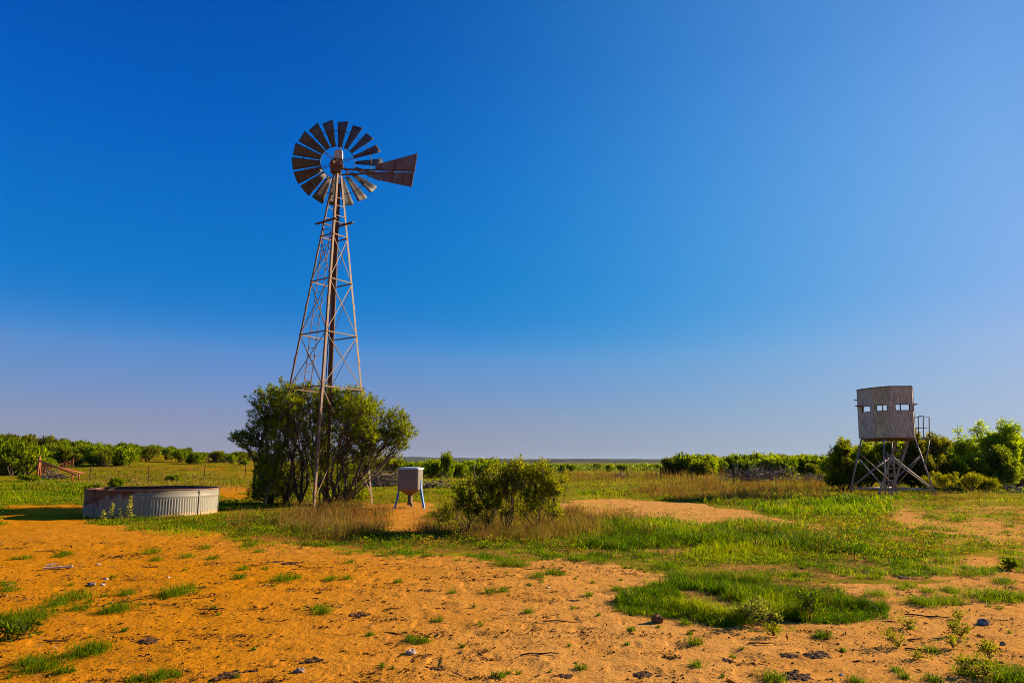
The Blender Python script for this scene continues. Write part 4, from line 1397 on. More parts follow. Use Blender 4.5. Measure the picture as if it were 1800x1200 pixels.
def build_right_bushes():
    rnd = random.Random(4)
    # juniper behind the blind: left and right of it
    def jun(px, py_top, Y, wpx, label, seed, cl=200, cols=JUN, group='junipers behind the hunting blind', lf=(.14, .042)):
        b = gp(px, Y)
        zt = at(px, py_top, Y)[2] - b[2]
        s = (Y * CT) / FPX
        root = thing('juniper_tree', b, label, 'tree', group)
        r = random.Random(seed)
        lo = []
        rx = wpx * s
        for k in range(8):
            h = (k + .5) / 8
            lo.append(((r.uniform(-.75, .75) * rx * (1.1 - h * .6), r.uniform(-.4, .4) * rx, zt * (.12 + r.uniform(.6, .86) * h)), (rx * r.uniform(.25, .55) * (1.1 - .4 * h), rx * .45, zt * r.uniform(.08, .2)), 1 - .4 * h))
        grow(root, b, lo, [(0, 0, -.1), (.2, .1, -.1), (-.2, 0, -.1)], int(cl * 4.2), 18, lf, cols, seed, M_NEEDLE, M_BARK, .05, .08, .8, .006, 3.0, shape=3.6)
    jun(1487, 776, 40, 27, 'dark juniper with ragged top standing left of the hunting blind', 31)
    jun(1522, 782, 41, 30, 'juniper seen between the left legs of the hunting blind', 32)
    jun(1565, 775, 41.5, 34, 'dense juniper directly behind the legs of the hunting blind', 33, 240)
    jun(1612, 757, 41, 34, 'tall juniper rising behind the hand rail of the hunting blind', 34, 260, ((.035, .046, .010), (.12, .115, .016)))
    jun(1650, 765, 42, 34, 'broad yellowish juniper right of the hunting blind landing', 35, 240, ((.045, .055, .011), (.15, .14, .018)))
    def mesq(px, py_top, Y, wpx, label, seed, cl=170, cols=MESQ, h0=.1, lf=(.13, .05)):
        b = gp(px, Y)
        zt = at(px, py_top, Y)[2] - b[2]
        s = (Y * CT) / FPX
        root = thing('mesquite_tree', b, label, 'tree', 'bright mesquites at the right edge')
        r = random.Random(seed)
        rx = wpx * s
        lo = []
        for k in range(17):
            a = r.uniform(0, 6.28); d = r.uniform(.1, .85)
            h = r.uniform(.2, .9) * (1 - .25 * d)
            lo.append(((math.cos(a) * d * rx, math.sin(a) * d * rx * .8, zt * h), (rx * .24, rx * .24, zt * .10), r.uniform(.5, 1.2)))
        lo.append(((r.uniform(-.3, .3) * rx, 0, zt * .88), (rx * .22, rx * .22, zt * .13), .5))
        grow(root, b, lo, [(0, 0, -.1), (.25, .1, -.1), (-.25, 0, -.1)], int(cl * 2.4), 24, (.14, .058), cols, seed, M_LEAF, M_BARK, .05, .15, .45, shape=2.0)
    mesq(1692, 752, 45, 34, 'mesquite with a thin leafy leader beside the yellowish juniper', 41, 150)
    mesq(1738, 741, 44, 40, 'tallest bright green mesquite of the thicket right of the blind', 42, 260)
    mesq(1788, 742, 43, 40, 'big bright green mesquite cut by the right edge of the picture', 43, 260)
    mesq(1765, 790, 41, 34, 'low dark-hearted mesquite in front of the tall thicket at right', 44, 170, ((.05, .075, .010), (.17, .20, .02)))
    mesq(1666, 778, 43.5, 30, 'mesquite filling the gap between the yellowish juniper and the tall thicket', 46, 150)
    mesq(1716, 800, 41, 30, 'rounded mesquite at the left foot of the tall thicket', 45, 150, ((.06, .09, .010), (.19, .21, .02)))
    # low scrub in front of the thicket
    for px, pt, Y, wp, seed, lab in ((1668, 834, 36.5, 24, 51, 'low feathery shrub in front of the juniper right of the blind'),
                                     (1706, 836, 37.5, 26, 52, 'low wide yellow-green shrub before the mesquite thicket'),
                                     (1640, 842, 38, 18, 53, 'small shrub by the right leg of the hunting blind'),
                                     (1738, 842, 38.5, 20, 54, 'little shrub at the dark foot of the thicket')):
        b = gp(px, Y); zt = at(px, pt, Y)[2] - b[2]; rx = wp * Y * CT / FPX
        root = thing('low_shrub', b, lab, 'shrub', 'low shrubs by the blind')
        r = random.Random(seed)
        grow(root, b, rand_lobes(r, 6, rx, zt), [(0, 0, -.05), (.1, 0, -.05)], 150, 18, (.09, .026), ((.05, .06, .004), (.18, .17, .006)), seed, M_LEAF, M_BARK, .015, .08, 1.0, .005, 2.6, ('stem', 'crown'), 3.5)

def build_far_bushes():
    rnd = random.Random(77)
    protos = []
    for i in range(5):
        r = random.Random(100 + i)
        mq = tuple(tuple(q * .6 for q in w) for w in MESQ)
        protos.append(unit_bush('mesquite_bush', 100 + i, rand_lobes(r, 12, 1.0, 1.0), 130, 24, (.16, .07), mq if i < 3 else ((.065, .10, .004), (.19, .22, .006)), M_LEAF, .15, .035))
    junp = []
    for i in range(3):
        r = random.Random(200 + i)
        junp.append(unit_bush('juniper_bush', 200 + i, rand_lobes(r, 11, .8, 1.0), 130, 26, (.14, .055), ((.035, .05, .005), (.14, .14, .008)), M_NEEDLE, .13, .035))
    used = set()
    def put(kind, px, Y, hm, wm, label, group):
        lst = protos if kind == 'm' else junp
        i = rnd.randrange(len(lst)); p = lst[i]
        key = (kind, i)
        if key in used: o = copy_tree(p)
        else: o = p; used.add(key)
        g = gp(px, Y)
        o.location = [float(c) for c in g]
        o.scale = (wm, wm * rnd.uniform(.8, 1.1), hm)
        o.rotation_euler = (0, 0, rnd.uniform(0, 6.28))
        tag(o, label, 'bush', group)
        return o
    # --- left hillside thicket
    def top_l(px): return float(np.interp(px, [-60, 0, 60, 100, 150, 200, 250, 300, 360, 420, 470], [764, 766, 771, 774, 784, 788, 789, 793, 796, 798, 800]))
    for k in range(30):
        px = -45 + 250 * (k + rnd.random()) / 30; Y = rnd.uniform(118, 150)
        g = gp(px, Y); h = max(1.8, at(px, top_l(px) + rnd.uniform(-3, 4), Y)[2] - g[2]); h = min(h, 5.2)
        put('j', px, Y, h, h * rnd.uniform(.55, .8), 'dark juniper in the thicket that tops the left hillside', 'dark junipers on the left hillside')
    for k in range(26):
        px = -40 + 130 * (k + rnd.random()) / 26; Y = rnd.uniform(76, 104)
        g = gp(px, Y); tgt = float(np.interp(px, [-40, 0, 40, 70, 90], [772, 778, 786, 800, 812])) + rnd.uniform(0, 20)
        h = min(4.2, max(1.2, at(px, tgt, Y)[2] - g[2]))
        put('m', px, Y, h, h * rnd.uniform(.7, .95), 'bright green mesquite in the thicket behind the red corner brace', 'bright mesquites of the left thicket')
    for k in range(40):
        px = 75 + 150 * (k + rnd.random()) / 40; Y = rnd.uniform(98, 128)
        g = gp(px, Y); h = rnd.uniform(1.0, 2.5)
        put('m' if rnd.random() < .7 else 'j', px, Y, h, h * rnd.uniform(.7, 1.0), 'bush on the lower slope between the corner brace and the fence', 'bushes on the lower left slope')
    for k in range(64):
        px = 195 + 270 * (k + rnd.random()) / 64; Y = rnd.uniform(105, 215)
        h = rnd.uniform(.8, 2.0)
        put('m' if rnd.random() < .6 else 'j', px, Y, h, h * rnd.uniform(.8, 1.2), 'scattered bush on the open rise behind the stock tank', 'scattered bushes on the rise behind the tank')
    # --- middle belt
    def belt(n, x0, x1, Ya, Yb, ha, hb, kinds, label, group):
        for k in range(n):
            px = x0 + (x1 - x0) * (k + rnd.random()) / n; Y = rnd.uniform(Ya, Yb)
            h = rnd.uniform(ha, hb)
            put('m' if rnd.random() < kinds else 'j', px, Y, h, h * rnd.uniform(.75, 1.15), label, group)
    belt(44, 715, 860, 72, 125, 1.0, 1.75, .9, 'green bush in the hedge-like belt behind the hopper feeder', 'bushes in the belt behind the feeder')
    belt(34, 860, 1180, 110, 220, .7, 1.35, .85, 'small green bush on the far flat behind the round bush', 'small bushes on the far flat')
    belt(48, 1185, 1475, 74, 115, .9, 2.3, .9, 'bright bush in the green line left of the hunting blind', 'bright bushes in the line left of the blind')
    belt(30, 1180, 1480, 125, 175, 1.8, 3.0, .15, 'dark juniper crown along the skyline left of the blind', 'dark junipers along the skyline')
    belt(12, 1175, 1255, 74, 86, 1.2, 1.8, .3, 'dark bush at the left end of the green line', 'dark bushes at the left end of the line')
    belt(12, 600, 720, 75, 110, 1.0, 1.8, .8, 'green bush glimpsed behind the windmill legs', 'bushes behind the windmill legs')
    belt(14, 1480, 1800, 60, 90, 2.0, 3.2, .5, 'tree crown glimpsed behind the blind and its thicket', 'trees behind the blind thicket')
    # lone sapling above the belt
    for px, Y, h, w_, lab in ((785, 70, 2.15, .8, 'tall thin sapling that tops the belt right of the feeder'), (772, 72, 1.5, 1.0, 'bushy green mesquite left of the tall thin sapling')):
        put('m', px, Y, h, w_, lab, None)
    # low plants in the left meadow behind the tank
    for px, Y, h, w_, lab in ((165, 36, .45, .5, 'dark green weed clump left of the stock tank rim'), (205, 40, .65, .45, 'leafy weed standing behind the stock tank rim'),
                              (50, 56, .5, .9, 'dark low bush in the meadow below the corner brace'), (305, 60, .5, .8, 'low bush in front of the fence behind the tank')):
        put('m', px, Y, h, w_, lab, None)
    # continuous brush too far away to count
    Bt = Batch()
    n = 40000
    Yd = np.exp(RNG.uniform(np.log(135), np.log(1400), n)); px = RNG.uniform(-150, 1950, n)
    x = (px - 900) / FPX * Yd * CT
    den = fbm(x * .02, Yd * .012, 301, 3)
    keep = (den > .40) & ((px > 700) | (Yd > 260))
    x, Yd = x[keep], Yd[keep]
    z = terrain(x, Yd)
    nn = len(x)
    hgt = (.35 + .9 * RNG.random(nn)) * np.clip(Yd / 260, .75, 1.3)
    per = 7
    idx = np.repeat(np.arange(nn), per)
    P_ = np.stack([x, Yd, z], 1)[idx] + RNG.normal(size=(nn * per, 3)) * np.array([1.1, 1.1, .25]) + np.stack([0 * idx, 0 * idx, hgt[idx] * RNG.random(nn * per)], 1)
    D_ = RNG.normal(size=(nn * per, 3)) + np.array([0, 0, .5])
    sc = np.clip(Yd[idx] / 300, .5, 2.2)
    V, F = leaf_quads(P_, D_, .7 * sc, .55 * sc)
    C = leaf_colors(nn * per, (.045, .065, .012), (.17, .20, .03))
    dk = (RNG.random(nn) < .3)[idx]
    C = C.reshape(-1, 4, 3); C[dk] *= np.array([.4, .42, .6]); C = C.reshape(-1, 3)
    Bt.add(V, F, C)
    tag(Bt.build('distant_brush', M_LEAF), kind='stuff')

# ------------------------------------------------------------------ brush piles
def build_brush_piles():
    def pile(label, px0, px1, Y, hgt, n, seed, mat=M_DEADWOOD):
        a, b = gp(px0, Y), gp(px1, Y)
        c = (a + b) / 2
        root_o = None
        rnd = random.Random(seed)
        mb = MB(); Wd = np.linalg.norm(b - a)
        for k in range(n):
            t = rnd.gauss(0, .25); t = max(-.5, min(.5, t))
            x = t * Wd; top = hgt * (1 - (2 * t) ** 2 * .75) * (0.6 + .4 * math.sin(t * 17 + seed))
            z = rnd.random() ** 1.4 * max(.15, top)
            p = np.array([x, rnd.gauss(0, .22) * hgt * 2, z])
            d = np.array([rnd.gauss(0, 1), rnd.gauss(0, .8), rnd.gauss(.1, .45)]); d /= np.linalg.norm(d)
            L = rnd.uniform(.5, 1.5) * (1.0 if hgt > .6 else .6)
            q = p + d * L
            if q[2] < 0: q[2] = rnd.uniform(0, .2)
            r0 = rnd.choice([.012, .018, .025, .04, .06])
            mb.tube(bent(p, q, 3, .10, rnd), [r0, r0 * .8, r0 * .55, r0 * .25], 5)
        for k in range(n // 25):
            t = rnd.uniform(-.4, .4)
            p = np.array([t * Wd, rnd.gauss(0, .2), rnd.uniform(.1, hgt * .5)])
            d = np.array([rnd.gauss(0, .5), rnd.gauss(0, .3), 1.0]); d /= np.linalg.norm(d)
            mb.tube(bent(p, p + d * hgt * rnd.uniform(.6, 1.1), 4, .1, rnd), [.04, .03, .022, .015, .006], 5)
        o = mb.build('brush_pile', mat, None, True)
        o.location = [float(v) for v in (c + np.array([0, 0, .02]))]
        tag(o, label, 'brush pile')
    pile('grey heap of dead branches in the field left of the hunting blind', 1274, 1400, 58, 1.25, 420, 2)
    pile('thin scatter of dead grey wood along the bushes beside the blind', 1390, 1490, 56, .5, 160, 3)
    pile('dead grey branches piled in the field behind the hopper feeder', 640, 700, 47, 1.0, 240, 4)
    pile('bleached fallen boughs right of the hopper feeder', 738, 790, 44, .5, 80, 5)
    pile('pale dead twigs heaped behind the round bush', 830, 905, 50, .8, 220, 8)
    pile('bare grey wood strewn on the rise left of the windmill', 335, 425, 125, 1.2, 240, 6)
    pile('small dark heap of sticks beside the thin fence posts', 1076, 1100, 70, .6, 60, 7)
    pile('dry sticks caught at the foot of the red corner brace', 70, 110, 66, .7, 110, 9)
    pile('pale fallen branches at the dark foot of the right thicket', 1765, 1800, 37.5, .35, 40, 10)

# ------------------------------------------------------------------ grasses
GREEN = ((.055, .130, .001), (.140, .215, .002))
YGREEN = ((.125, .185, .001), (.27, .29, .002))
DRYC = ((.085, .038, .010), (.20, .105, .03))

def jitter_clump(px, py, x, y, per, spread):
    idx = np.repeat(np.arange(len(x)), per)
    sp = np.broadcast_to(spread, (len(x),))[idx]
    return idx, x[idx] + RNG.normal(size=len(idx)) * sp, y[idx] + RNG.normal(size=len(idx)) * sp

def sample(poly, per_px2, jit=True):
    P_ = np.array(poly, dtype=float)
    x0, y0 = P_.min(0); x1, y1 = P_.max(0)
    n = int((x1 - x0) * (y1 - y0) * per_px2)
    px = RNG.uniform(x0, x1, n); py = RNG.uniform(y0, y1, n)
    gx, gy = ground_hit(px, py)
    j1 = (fbm(gx * 1.5, gy * 1.5, 171, 5) - .5) * 110; j2 = (fbm(gx * 1.5 + 40, gy * 1.5, 177, 5) - .5) * np.clip((py - 812) * .30, 1, 60)
    k = in_poly(px + (j1 if jit else 0), py + (j2 if jit else 0), poly)
    return px[k], py[k], gx[k], gy[k]

def build_grass():
    G = Batch(); Dg = Batch()
    STRAW = ((.26, .19, .05), (.46, .36, .13))
    DARKG = ((.025, .065, .001), (.070, .125, .002))
    PAL = {'g': GREEN, 'y': YGREEN, 's': STRAW, 'd': DARKG, 'b': DRYC}
    def lay(batch, x, y, h, w, lean, cols, tip=None, curve=.9, tipw=0.0, patch=.6):
        n = len(x)
        if n == 0: return
        z = H(x, y)
        pn = fbm(x * .8, y * .8, 401, 3)[:, None]
        t = np.clip(pn * patch * 1.6 - .2 + RNG.random((n, 1)) * (1 - patch), 0, 1)
        c = np.array(cols[0]) * (1 - t) + np.array(cols[1]) * t
        c = np.clip(c * (1 + .16 * RNG.normal(size=(n, 1))), .0015, 1)
        tipc = None if tip is None else np.clip(np.array(tip)[None] * (1 + .2 * RNG.normal(size=(n, 1))), .0015, 1)
        V, F, C = blades(x, y, z, h, w, lean, c, tipc, tipw, curve)
        batch.add(V, F, C)
    def tufts_(x, y, per, spread, h, w, pal, hvar=.45, lean=(.25, .9), gap=None, batch=None, tip=None, tipw=0.0, nscale=1.0):
        """uneven tufts: each tuft has a height, a kind and a fullness of its own, all drifting with the ground"""
        batch = batch or G
        n = len(x)
        if n == 0: return
        if gap is not None:
            g = fbm(x * gap[0], y * gap[0], 431, 4)
            k = RNG.random(n) < np.clip((g - gap[1]) * gap[2], .03, 1)
            x, y = x[k], y[k]; h = h[k] if hasattr(h, '__len__') else h
            n = len(x)
        hf = np.clip(np.exp(hvar * RNG.normal(size=n)), .3, 1.9) * (.55 + .9 * smooth(.35, .68, fbm(x * .9 * nscale, y * .9 * nscale, 441, 3)))
        hh = h * hf
        keys = list(pal); pr = np.array([pal[k] for k in keys], dtype=float)
        drift = np.stack([fbm(x * .55 * nscale + 13 * q, y * .55 * nscale, 451 + q, 3) for q in range(len(keys))], 1)
        wt = pr[None] * np.exp((drift - .5) * 9.0)
        wt = wt / wt.sum(1, keepdims=True)
        pick = (wt.cumsum(1) < RNG.random((n, 1))).sum(1)
        dist = np.hypot(x, y)
        for q, key in enumerate(keys):
            m = np.where(pick == q)[0]
            if len(m) == 0: continue
            cnt = np.maximum(2, (per * RNG.uniform(.5, 1.5, len(m))).astype(int))
            idx = np.repeat(m, cnt)
            sp = spread * np.clip(dist[idx] / 14, .7, 6)
            bx = x[idx] + RNG.normal(size=len(idx)) * sp; by = y[idx] + RNG.normal(size=len(idx)) * sp
            H_ = hh[idx] * RNG.uniform(.4, 1.15, len(idx))
            lay(batch, bx, by, H_, np.clip(w * dist[idx] / 13 * RNG.uniform(.6, 1.3, len(idx)), .0035, .09), RNG.uniform(lean[0], lean[1], len(idx)), PAL[key], tip, .9, tipw)
    # 1. the wide meadow, thinning with the bare patches
    px, py, x, y = sample([(-60, 818), (1860, 818), (1860, 1000), (1600, 1015), (1000, 960), (400, 945), (-60, 925)], .40, False)
    c, _, _ = cover_at(x, y)
    pn = fbm(x * .35, y * .35, 131, 4); pf = fbm(x * 1.3, y * 1.3, 133, 3)
    keep = (c > .3) & (RNG.random(len(x)) < np.clip((c - .12) * 1.3, 0, 1) * np.clip(pn * 3.4 - 1.05, .06, 1) * np.clip(pf * 4 - 1.2, .1, 1)) & (y < 260)
    keep &= ~in_poly(px, py, Z_BAND)
    keep &= ~((px > 1500) & (py > 890) & (vnoise(x * 1.1, y * 1.1, 141) < .45))
    x, y = x[keep], y[keep]
    tl = smooth(.48, .7, fbm(x * .22, y * .22, 151, 3))
    pr_, _ = project(x, y, 0 * x); lowr = 1 - .68 * smooth(1400, 1500, pr_) * (1 - smooth(27, 33, y))
    tufts_(x, y, 7, .06, lowr * .045 * (.7 + 2.2 * tl + .8 * smooth(25, 50, y)), .011, {'y': 1.2, 'g': .5, 'd': .35, 's': .10, 'b': .16}, nscale=.5)
    # 2. the green band before the bush, and the patch at right
    px, py, x, y = sample(Z_BAND, .40)
    tall = smooth(980, 1100, px) * (1 - smooth(1480, 1560, px)) * (1 - smooth(955, 985, py))
    tufts_(x, y, 8, .05, .042 + .115 * tall, .0085, {'g': 1.0, 'd': 1.0, 'y': .25, 's': .06, 'b': .06}, .42, gap=(1.0, .34, 6.0))
    # stragglers along its edges
    px, py, x, y = sample([(380, 925), (700, 915), (1000, 920), (1500, 915), (1680, 990), (1640, 1020), (1200, 1002), (850, 990), (560, 972), (400, 960)], .035)
    tufts_(x, y, 10, .05, .05, .007, {'g': 1.0, 'y': .8, 'd': .3}, .5, gap=(1.6, .46, 9.0))
    px, py, x, y = sample(Z_PATCH, .36)
    hole = np.exp(-(((px - 1275) / 50) ** 2 + ((py - 1070) / 17) ** 2)) > .5
    x, y = x[~hole], y[~hole]
    tufts_(x, y, 9, .035, .082, .0068, {'g': 1.0, 'd': 1.3, 'y': .3, 's': .06, 'b': .05}, .5, gap=(1.8, .36, 7.0), nscale=1.6)
    px, py, x, y = sample([(1060, 1060), (1100, 1020), (1250, 992), (1400, 998), (1560, 1040), (1600, 1090), (1500, 1115), (1250, 1114), (1100, 1100)], .03)
    tufts_(x, y, 9, .035, .035, .0055, {'g': 1.0, 'y': .9}, .5, gap=(2.2, .47, 9.0))
    px, py, x, y = sample([(990, 882), (1330, 900), (1480, 915), (1800, 900), (1800, 1000), (1600, 990), (1470, 940), (1020, 915)], .11)
    tufts_(x, y, 9, .08, .036, .011, {'y': 1.4, 'g': .6, 'd': .25, 'b': .1}, .5, gap=(1.1, .45, 8.0))
    # 3. rough grass before and round the tank
    px, py, x, y = sample(Z_TANKFRONT, .22)
    tufts_(x, y, 7, .07, .055, .009, {'y': 1.0, 'g': .5, 'd': .3, 's': .25}, .5, gap=(1.1, .42, 7.0))
    # 4. taller bright swaths
    px, py, x, y = sample([(1325, 888), (1440, 874), (1545, 880), (1565, 905), (1460, 910), (1345, 904)], .25)
    tufts_(x, y, 7, .09, .17, .011, {'g': 1.0, 'y': .35, 'd': .35}, .4, gap=(.8, .3, 6.0))
    px, py, x, y = sample([(0, 846), (140, 842), (150, 878), (90, 884), (0, 880)], .2)
    tufts_(x, y, 6, .09, .12, .011, {'g': 1.0, 'y': .5, 'd': .5}, .4, gap=(.8, .3, 6.0))
    # 5. small tufts on the bare ground
    tufts = [(25, 983, 8), (45, 982, 10), (110, 978, 14), (115, 975, 9), (265, 973, 18), (275, 985, 12), (330, 980, 14), (360, 965, 12), (375, 982, 12), (440, 960, 22), (455, 970, 10), (428, 1002, 12), (420, 1018, 13), (500, 1022, 24), (520, 1018, 12), (580, 1020, 14), (610, 1020, 12),
             (320, 1045, 32), (300, 1051, 22), (222, 1048, 16), (210, 1076, 26), (190, 1080, 16), (140, 1075, 16), (130, 1057, 34), (100, 1068, 20), (60, 1090, 34), (40, 1100, 22), (15, 1040, 16), (5, 1030, 14), (150, 1150, 34), (170, 1145, 20), (55, 1165, 22), (75, 1175, 30), (115, 1182, 14), (30, 1100, 16), (568, 1078, 18), (10, 1093, 26),
             (615, 990, 10), (750, 978, 10), (890, 993, 30), (915, 996, 20), (945, 1017, 18), (700, 1025, 10), (860, 1045, 14), (885, 1043, 12), (795, 1045, 8), (770, 1094, 9), (930, 1080, 10), (1035, 1050, 10), (1055, 990, 22), (1020, 985, 20), (1130, 978, 22), (970, 1010, 16), (985, 1012, 14), (725, 1128, 16), (745, 1130, 14), (650, 1118, 8), (1180, 1000, 24), (1165, 995, 20), (1190, 1015, 26),
             (1110, 1045, 18), (1085, 1040, 12), (1110, 1110, 9), (1205, 1098, 12), (1450, 1118, 14), (1440, 1120, 10), (1222, 1132, 16), (1225, 1170, 12), (1600, 1030, 14), (1540, 1045, 20), (1630, 1062, 26), (1610, 1058, 20), (1675, 1057, 24), (1655, 1060, 16), (1755, 1050, 40), (1730, 1047, 30), (1780, 1048, 24), (1700, 1008, 26), (1735, 1005, 20), (1660, 985, 30), (1790, 995, 20), (1780, 985, 12),
             (1590, 1190, 10), (1505, 1198, 14), (1360, 1195, 24), (1780, 1195, 40), (1795, 1190, 30), (1700, 1185, 18), (1640, 1195, 14), (1575, 1178, 9), (560, 1072, 14), (285, 1195, 24), (240, 1198, 14), (1640, 1145, 12), (880, 1190, 10), (1020, 1175, 12)]
    rnd = random.Random(9)
    for k in range(80):      # fine seedlings
        tufts.append((rnd.uniform(0, 1800), rnd.uniform(990, 1200), rnd.uniform(2, 6)))
    for k in range(60):
        tufts.append((rnd.uniform(1480, 1800), rnd.uniform(900, 1060), rnd.uniform(5, 18)))
    X_, Y_, Hh, Wd = [], [], [], []
    for (tx, ty, s) in tufts:
        gx, gy = ground_hit(np.array([tx]), np.array([ty])); gx, gy = gx[0], gy[0]
        m = math.hypot(gx, gy) / FPX                 # metres per pixel
        nb = int(18 + s * 9)
        sx = s * m * .42
        X_.append(gx + RNG.normal(size=nb) * sx); Y_.append(gy + RNG.normal(size=nb) * sx * 1.2)
        Hh.append(RNG.uniform(.35, 1.1, nb) * np.clip(.045 + s * m * .5, .04, .17)); Wd.append(np.full(nb, .0034 + .0002 * gy))
    X_ = np.concatenate(X_); Y_ = np.concatenate(Y_)
    lay(G, X_, Y_, np.concatenate(Hh), np.concatenate(Wd), RNG.uniform(.4, 1.2, len(X_)), ((.055, .115, .001), (.15, .20, .003)))
    tag(G.build('grass', M_GRASS), kind='stuff')
    # low broad-leaved ground cover among the grass
    Wd_ = Batch()
    px, py, x, y = sample([(-40, 825), (1840, 825), (1840, 960), (1560, 985), (1000, 970), (420, 945), (-40, 925)], .035, False)
    c, _, _ = cover_at(x, y)
    k = (c > .3) & (RNG.random(len(x)) < np.clip(fbm(x * .3, y * .3, 461, 4) * 4 - 1.7, .02, 1)) & (y < 200)
    x, y = x[k], y[k]
    n = len(x); per = 44; idx = np.repeat(np.arange(n), per)
    sz = np.exp(.4 * RNG.normal(size=n)) * np.clip(.04 + y * .002, .06, .3)
    P_ = np.stack([x, y, H(x, y)], 1)[idx] + RNG.normal(size=(len(idx), 3)) * sz[idx][:, None] * np.array([1, 1, .15]) + np.stack([0 * x[idx], 0 * x[idx], sz[idx] * RNG.random(len(idx)) * .9], 1)
    D_ = RNG.normal(size=(len(idx), 3)) + np.array([0, 0, .6])
    lsz = np.minimum(sz[idx] * .4, .018 + .0022 * y[idx]) * RNG.uniform(.6, 1.3, len(idx))
    V, F = leaf_quads(P_, D_, lsz, lsz * .5)
    dkk = RNG.random((n, 1))[idx]
    C = np.where(dkk < .45, np.array([[.035, .06, .002]]), np.where(dkk < .75, np.array([[.095, .13, .002]]), np.array([[.12, .075, .018]]))) * (1 + .25 * RNG.normal(size=(len(idx), 1)))
    Wd_.add(V, F, np.repeat(np.clip(C, .002, 1), 4, axis=0))
    tag(Wd_.build('low_weeds', M_LEAF), kind='stuff')
    # --- tall dry seed grass, red-brown and feathery
    def dry(poly, dens, h, pal={'b': 1.0, 's': .12, 'y': .25, 'd': .12}, gap=(.9, .22, 5.0), spread=.07):
        px, py, x, y = sample(poly, dens)
        tufts_(x, y, 7, spread, h, .0055, pal, .45, (.1, .6), gap, Dg, (.20, .105, .04), .5, .8)
    dry([(490, 905), (560, 888), (640, 892), (695, 912), (650, 945), (510, 948)], .22, .19)
    dry([(400, 895), (500, 890), (520, 925), (400, 930)], .06, .14, {'b': 1.0, 'y': .8, 'd': .3})
    dry([(1115, 866), (1180, 850), (1300, 848), (1450, 852), (1460, 876), (1300, 884), (1180, 880)], .22, .28, {'b': 1.0, 's': .04, 'y': .12, 'd': .15}, (.5, .26, 5.0))
    dry([(1115, 850), (1500, 845), (1490, 862), (1120, 868)], .12, .22, {'b': .8, 'y': .8, 's': .25})
    dry([(755, 905), (820, 900), (1000, 895), (1060, 925), (1010, 948), (900, 952), (735, 942)], .26, .20, {'b': 1.0, 's': .2, 'y': .35, 'd': .25})
    dry([(980, 833), (1290, 836), (1260, 846), (1000, 847)], .25, .40)
    dry([(740, 826), (900, 826), (900, 838), (740, 838)], .3, .40)
    dry([(1630, 866), (1760, 866), (1700, 880), (1600, 878)], .12, .17)
    dry([(120, 832), (460, 832), (440, 862), (180, 862)], .10, .22, {'b': .7, 'y': 1.0, 's': .4})
    dry([(1440, 848), (1600, 858), (1500, 872), (1440, 866)], .10, .22)
    dry([(990, 890), (1100, 900), (1150, 930), (1000, 940)], .14, .14, {'b': 1.0, 'y': .6, 'd': .2})
    tag(Dg.build('dry_grass', M_DRY), kind='stuff')

# ------------------------------------------------------------------ litter and small things of the foreground
def build_litter():
    # single scraps everywhere, and drifts of crumbs and twigs in patches
    n0 = 11000
    py = 945 + 330 * RNG.random(n0) ** 1.1; px = RNG.uniform(-60, 1860, n0)
    x, y = ground_hit(px, py)
    np_ = 420
    ppy = 950 + 310 * RNG.random(np_) ** .9; ppx = RNG.uniform(-60, 1860, np_)
    cx, cy = ground_hit(ppx, ppy)
    cnt = RNG.integers(20, 150, np_); idx = np.repeat(np.arange(np_), cnt)
    rad = np.exp(RNG.normal(size=np_) * .5) * .085 * np.clip(cy / 6, .8, 2.2); el = RNG.uniform(.35, 1.0, np_)
    x = np.concatenate([x, cx[idx] + RNG.normal(size=len(idx)) * rad[idx] * 1.25]); y = np.concatenate([y, cy[idx] + RNG.normal(size=len(idx)) * rad[idx] * el[idx]])
    n1 = 5000
    xa, ya = ground_hit(RNG.uniform(950, 1860, n1), RNG.uniform(876, 1000, n1))
    x = np.concatenate([x, xa]); y = np.concatenate([y, ya])
    c, _, _ = cover_at(x, y)
    k = c < .4
    x, y = x[k], y[k]; n = len(x)
    z = H(x, y)
    # twigs and leaf scraps as slim tapered slivers lying on the earth
    D_ = np.stack([RNG.normal(size=n) * 1.3, RNG.normal(size=n), RNG.normal(size=n) * .16 + .05], 1)
    sc = np.clip(y / 6.5, .7, 2.0); L = np.clip(RNG.gamma(1.0, .0115, n), .005, .09) * np.where(RNG.random(n) < .035, 4.0, 1.0) * sc; W = np.clip(L * np.where(RNG.random(n) < .6, RNG.uniform(.04, .2, n), RNG.uniform(.3, .9, n)), .003, .02) * np.sqrt(sc)
    D_ = norm(D_)
    S = norm(np.cross(D_, np.array([0, 0, 1.0]) + RNG.normal(size=(n, 3)) * .5)); U = np.cross(S, D_)
    P_ = np.stack([x, y, z + .004], 1)
    m1 = P_ + D_ * (L * .5)[:, None]
    w = W[:, None]
    V = np.stack([P_, m1 + S * w * .5, P_ + D_ * L[:, None], m1 - S * w * .5, m1 + np.abs(U) * np.minimum(w, .02) * .55], 1).reshape(-1, 3)
    i = np.arange(n, dtype=np.int32)[:, None] * 5
    F = np.concatenate([i + np.array([[0, 1, 4, 4]]), i + np.array([[1, 2, 4, 4]]), i + np.array([[2, 3, 4, 4]]), i + np.array([[3, 0, 4, 4]])], 0)[:, :3]
    t = RNG.random((n, 1))
    C = np.where(t < .80, np.array([[.050, .022, .008]]) * (.5 + t * 1.4), np.array([[.30, .18, .08]]) * (.5 + t * .6))
    o = np_mesh('ground_litter', V, F, M_DRY, np.repeat(C, 5, axis=0))
    tag(o, kind='stuff')

